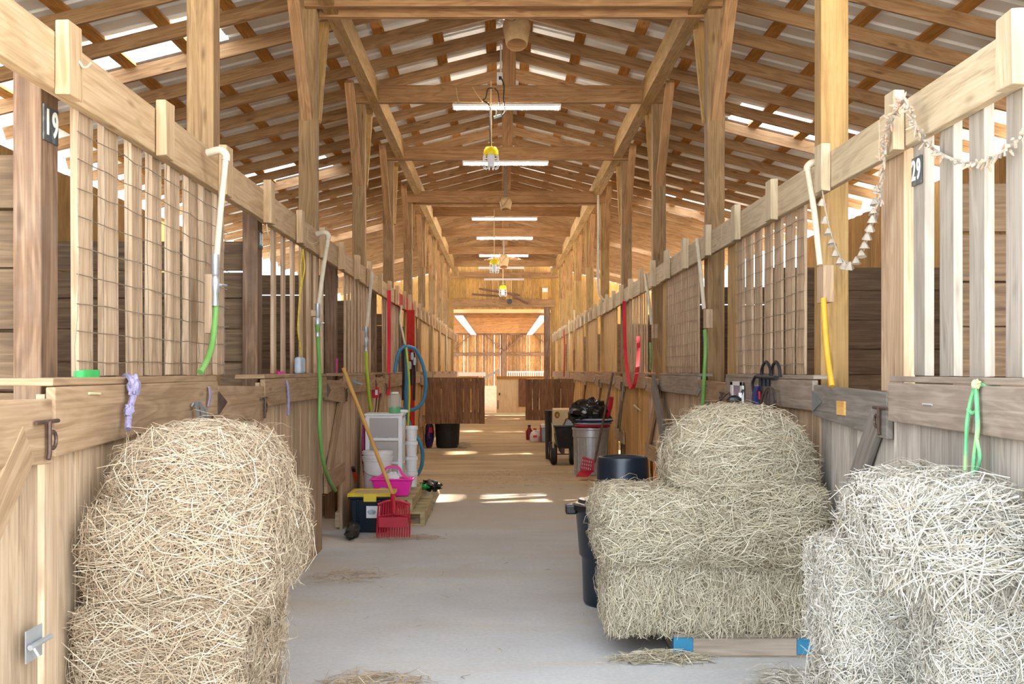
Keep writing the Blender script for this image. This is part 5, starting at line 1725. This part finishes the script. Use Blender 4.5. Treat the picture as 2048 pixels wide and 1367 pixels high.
# end gable details
for (a, b2, lab) in (((958, 577), (1040, 590), 'long stick hung level on the far gable'), ((944, 588), (1000, 592), 'dark tool handle on the left of the far gable'), ((1020, 587), (1056, 607), 'slanting stick on the right of the far gable')):
    mb = MB(); mb.tube([P(a[0], a[1], 41.8), P(b2[0], b2[1], 41.8)], .035, 7); tag(mb.build('hung_stick', M['post_dark']), lab, 'stick')
mb = MB(); mb.lathe(P(1019, 603, 41.75), [(.03, .0), (.09, .01), (.09, .05), (.03, .05)], 18, Matrix.Rotation(math.pi / 2, 3, 'X')); tag(mb.build('camera_dome', M['black'], smooth=True), 'small round black dome on the far lintel beam', 'dome')
t = thing('notice_board', 'orange board with a white notice on the right of the far gable', 'sign', P(1090, 586, 41.8))
q0, q1 = P(1084, 598, 41.85), P(1096, 575, 41.85)
mb = MB(); mb.box(q0.x, q1.x, 41.85, 41.9, q0.z, q1.z); mb.build('board', M['handle'], t)
mb = MB(); mb.box(q0.x + .01, q1.x - .01, 41.84, 41.849, q1.z - .15, q1.z - .01); mb.build('notice', M['paper'], t)

# half door, railing and steps seen beyond the opening
t = thing('half_door', 'pale plywood half door beyond the far opening with an orange top rail', 'half door', P(1020, 825, 42.3))
a, b2 = P(993, 828, 42.5), P(1052, 757, 42.5)
mb = MB(); mb.box(a.x, b2.x, 42.5, 42.54, a.z, b2.z); mb.build('panel', M['plywood'], t)
mb = MB(); mb.box(a.x, P(1092, 750, 42.5).x, 42.45, 42.56, b2.z, b2.z + .09); mb.build('top_rail', M['purlin'], t)
mb = MB(); mb.box(a.x - .03, b2.x + .3, 42.47, 42.55, a.z - .06, a.z + .05); mb.build('kick_board', M['pale'], t)
c, d = P(1037, 813, 42.4), P(1053, 757, 42.4)
mb = MB(); mb.box(c.x, d.x, 42.42, 42.44, c.z, d.z); mb.build('dark_panel', M['gate'], t)
mb = MB(); mb.tube([P(996, 800, 42.45), P(996, 818, 42.45)], .02, 6); mb.tube([P(999, 785, 42.45), P(999, 790, 42.45)], .03, 6); mb.build('bolt', M['rust'], t)
t = thing('railing', 'white picket railing beyond the pale half door', 'railing', P(1050, 752, 52))
a, b2 = P(1014, 752, 52), P(1090, 742, 52)
mb = MB(); mb.box(a.x, b2.x, 52, 52.05, b2.z - .05, b2.z); mb.box(a.x, b2.x, 52, 52.05, a.z - .05, a.z); mb.build('rails', M['white'], t)
for i in range(18):
    x = a.x + (b2.x - a.x - .04) * i / 17
    mb = MB(); mb.box(x, x + .04, 52.06, 52.08, .9, b2.z); mb.build('picket', M['white'], t)
mb = MB(); mb.box(a.x, a.x + .06, 52.0, 52.05, 0, .9); mb.box(b2.x - .06, b2.x, 52.0, 52.05, 0, .9); mb.build('legs', M['white'], t)
t = thing('steps', 'pale wooden steps left of the half door beyond the opening', 'steps', (-.6, 50, 0))
for i in range(5):
    mb = MB(); mb.box(-1.1, -.1, 49.0 + .28 * i, 49.3 + .28 * i, 0, .17 * (i + 1)); mb.build('step', M['pale'], t)
mb = MB(); mb.beam((-1.2, 49, .9), (-.1, 50.2, 1.5), .06, .09); mb.build('handrail', M['gate_grey'], t)
t = thing('counter', 'white-topped counter behind the left swung gate beyond the opening', 'counter', (-1.2, 45, 0))
mb = MB(); mb.box(-2.6, -.62, 44.9, 45.5, 1.28, 1.42); mb.build('top', M['white'], t)
mb = MB(); mb.box(-2.55, -.85, 44.95, 45.45, 0, 1.28); mb.build('front', M['board_gold'], t)

# sun-lit plank posts and hanging leads far on the right
for k, (px, py0, py1) in enumerate(((1128, 660, 752), (1138, 640, 755), (1148, 620, 700))):
    rope('lead rope hanging on the far right stall fronts, %s from the gate' % ORD[k], [PX(px, py0, 1.70), PX(px + 1, (py0 + py1) / 2, 1.68), PX(px, py1, 1.70)], .016, M['redweb'] if k == 0 else M['twinetan'])
for k, (px, py0, py1) in enumerate(((866, 650, 760), (880, 640, 730), (893, 655, 740))):
    rope('pale lead rope hanging on the far left stall fronts, %s past the swung gate' % ORD[k], [PX(px, py0, -1.45), PX(px + 1, (py0 + py1) / 2, -1.43), PX(px, py1, -1.45)], .016, M['twinetan'])
# ================================================================== light
w = bpy.data.worlds.new('world')
sc.world = w
w.use_nodes = True
bg = w.node_tree.nodes['Background']
bg.inputs[0].default_value = (.76, .88, 1.0, 1)
bg.inputs[1].default_value = 2.0
sun = bpy.data.lights.new('sun', 'SUN')
sun.energy = 9.0
sun.angle = math.radians(2.0)
sun.color = (1.0, .90, .74)
so = bpy.data.objects.new('sun', sun)
so.rotation_euler = Vector((-3.9, -1.9, -4.8)).to_track_quat('-Z', 'Y').to_euler()
C.objects.link(so)
sc.cycles.use_denoising = True
sc.cycles.max_bounces = 14
sc.cycles.diffuse_bounces = 8
sc.cycles.transparent_max_bounces = 16
sc.view_settings.view_transform = 'Standard'
sc.view_settings.look = 'None'
sc.view_settings.exposure = 1.7
sc.view_settings.gamma = 1.0
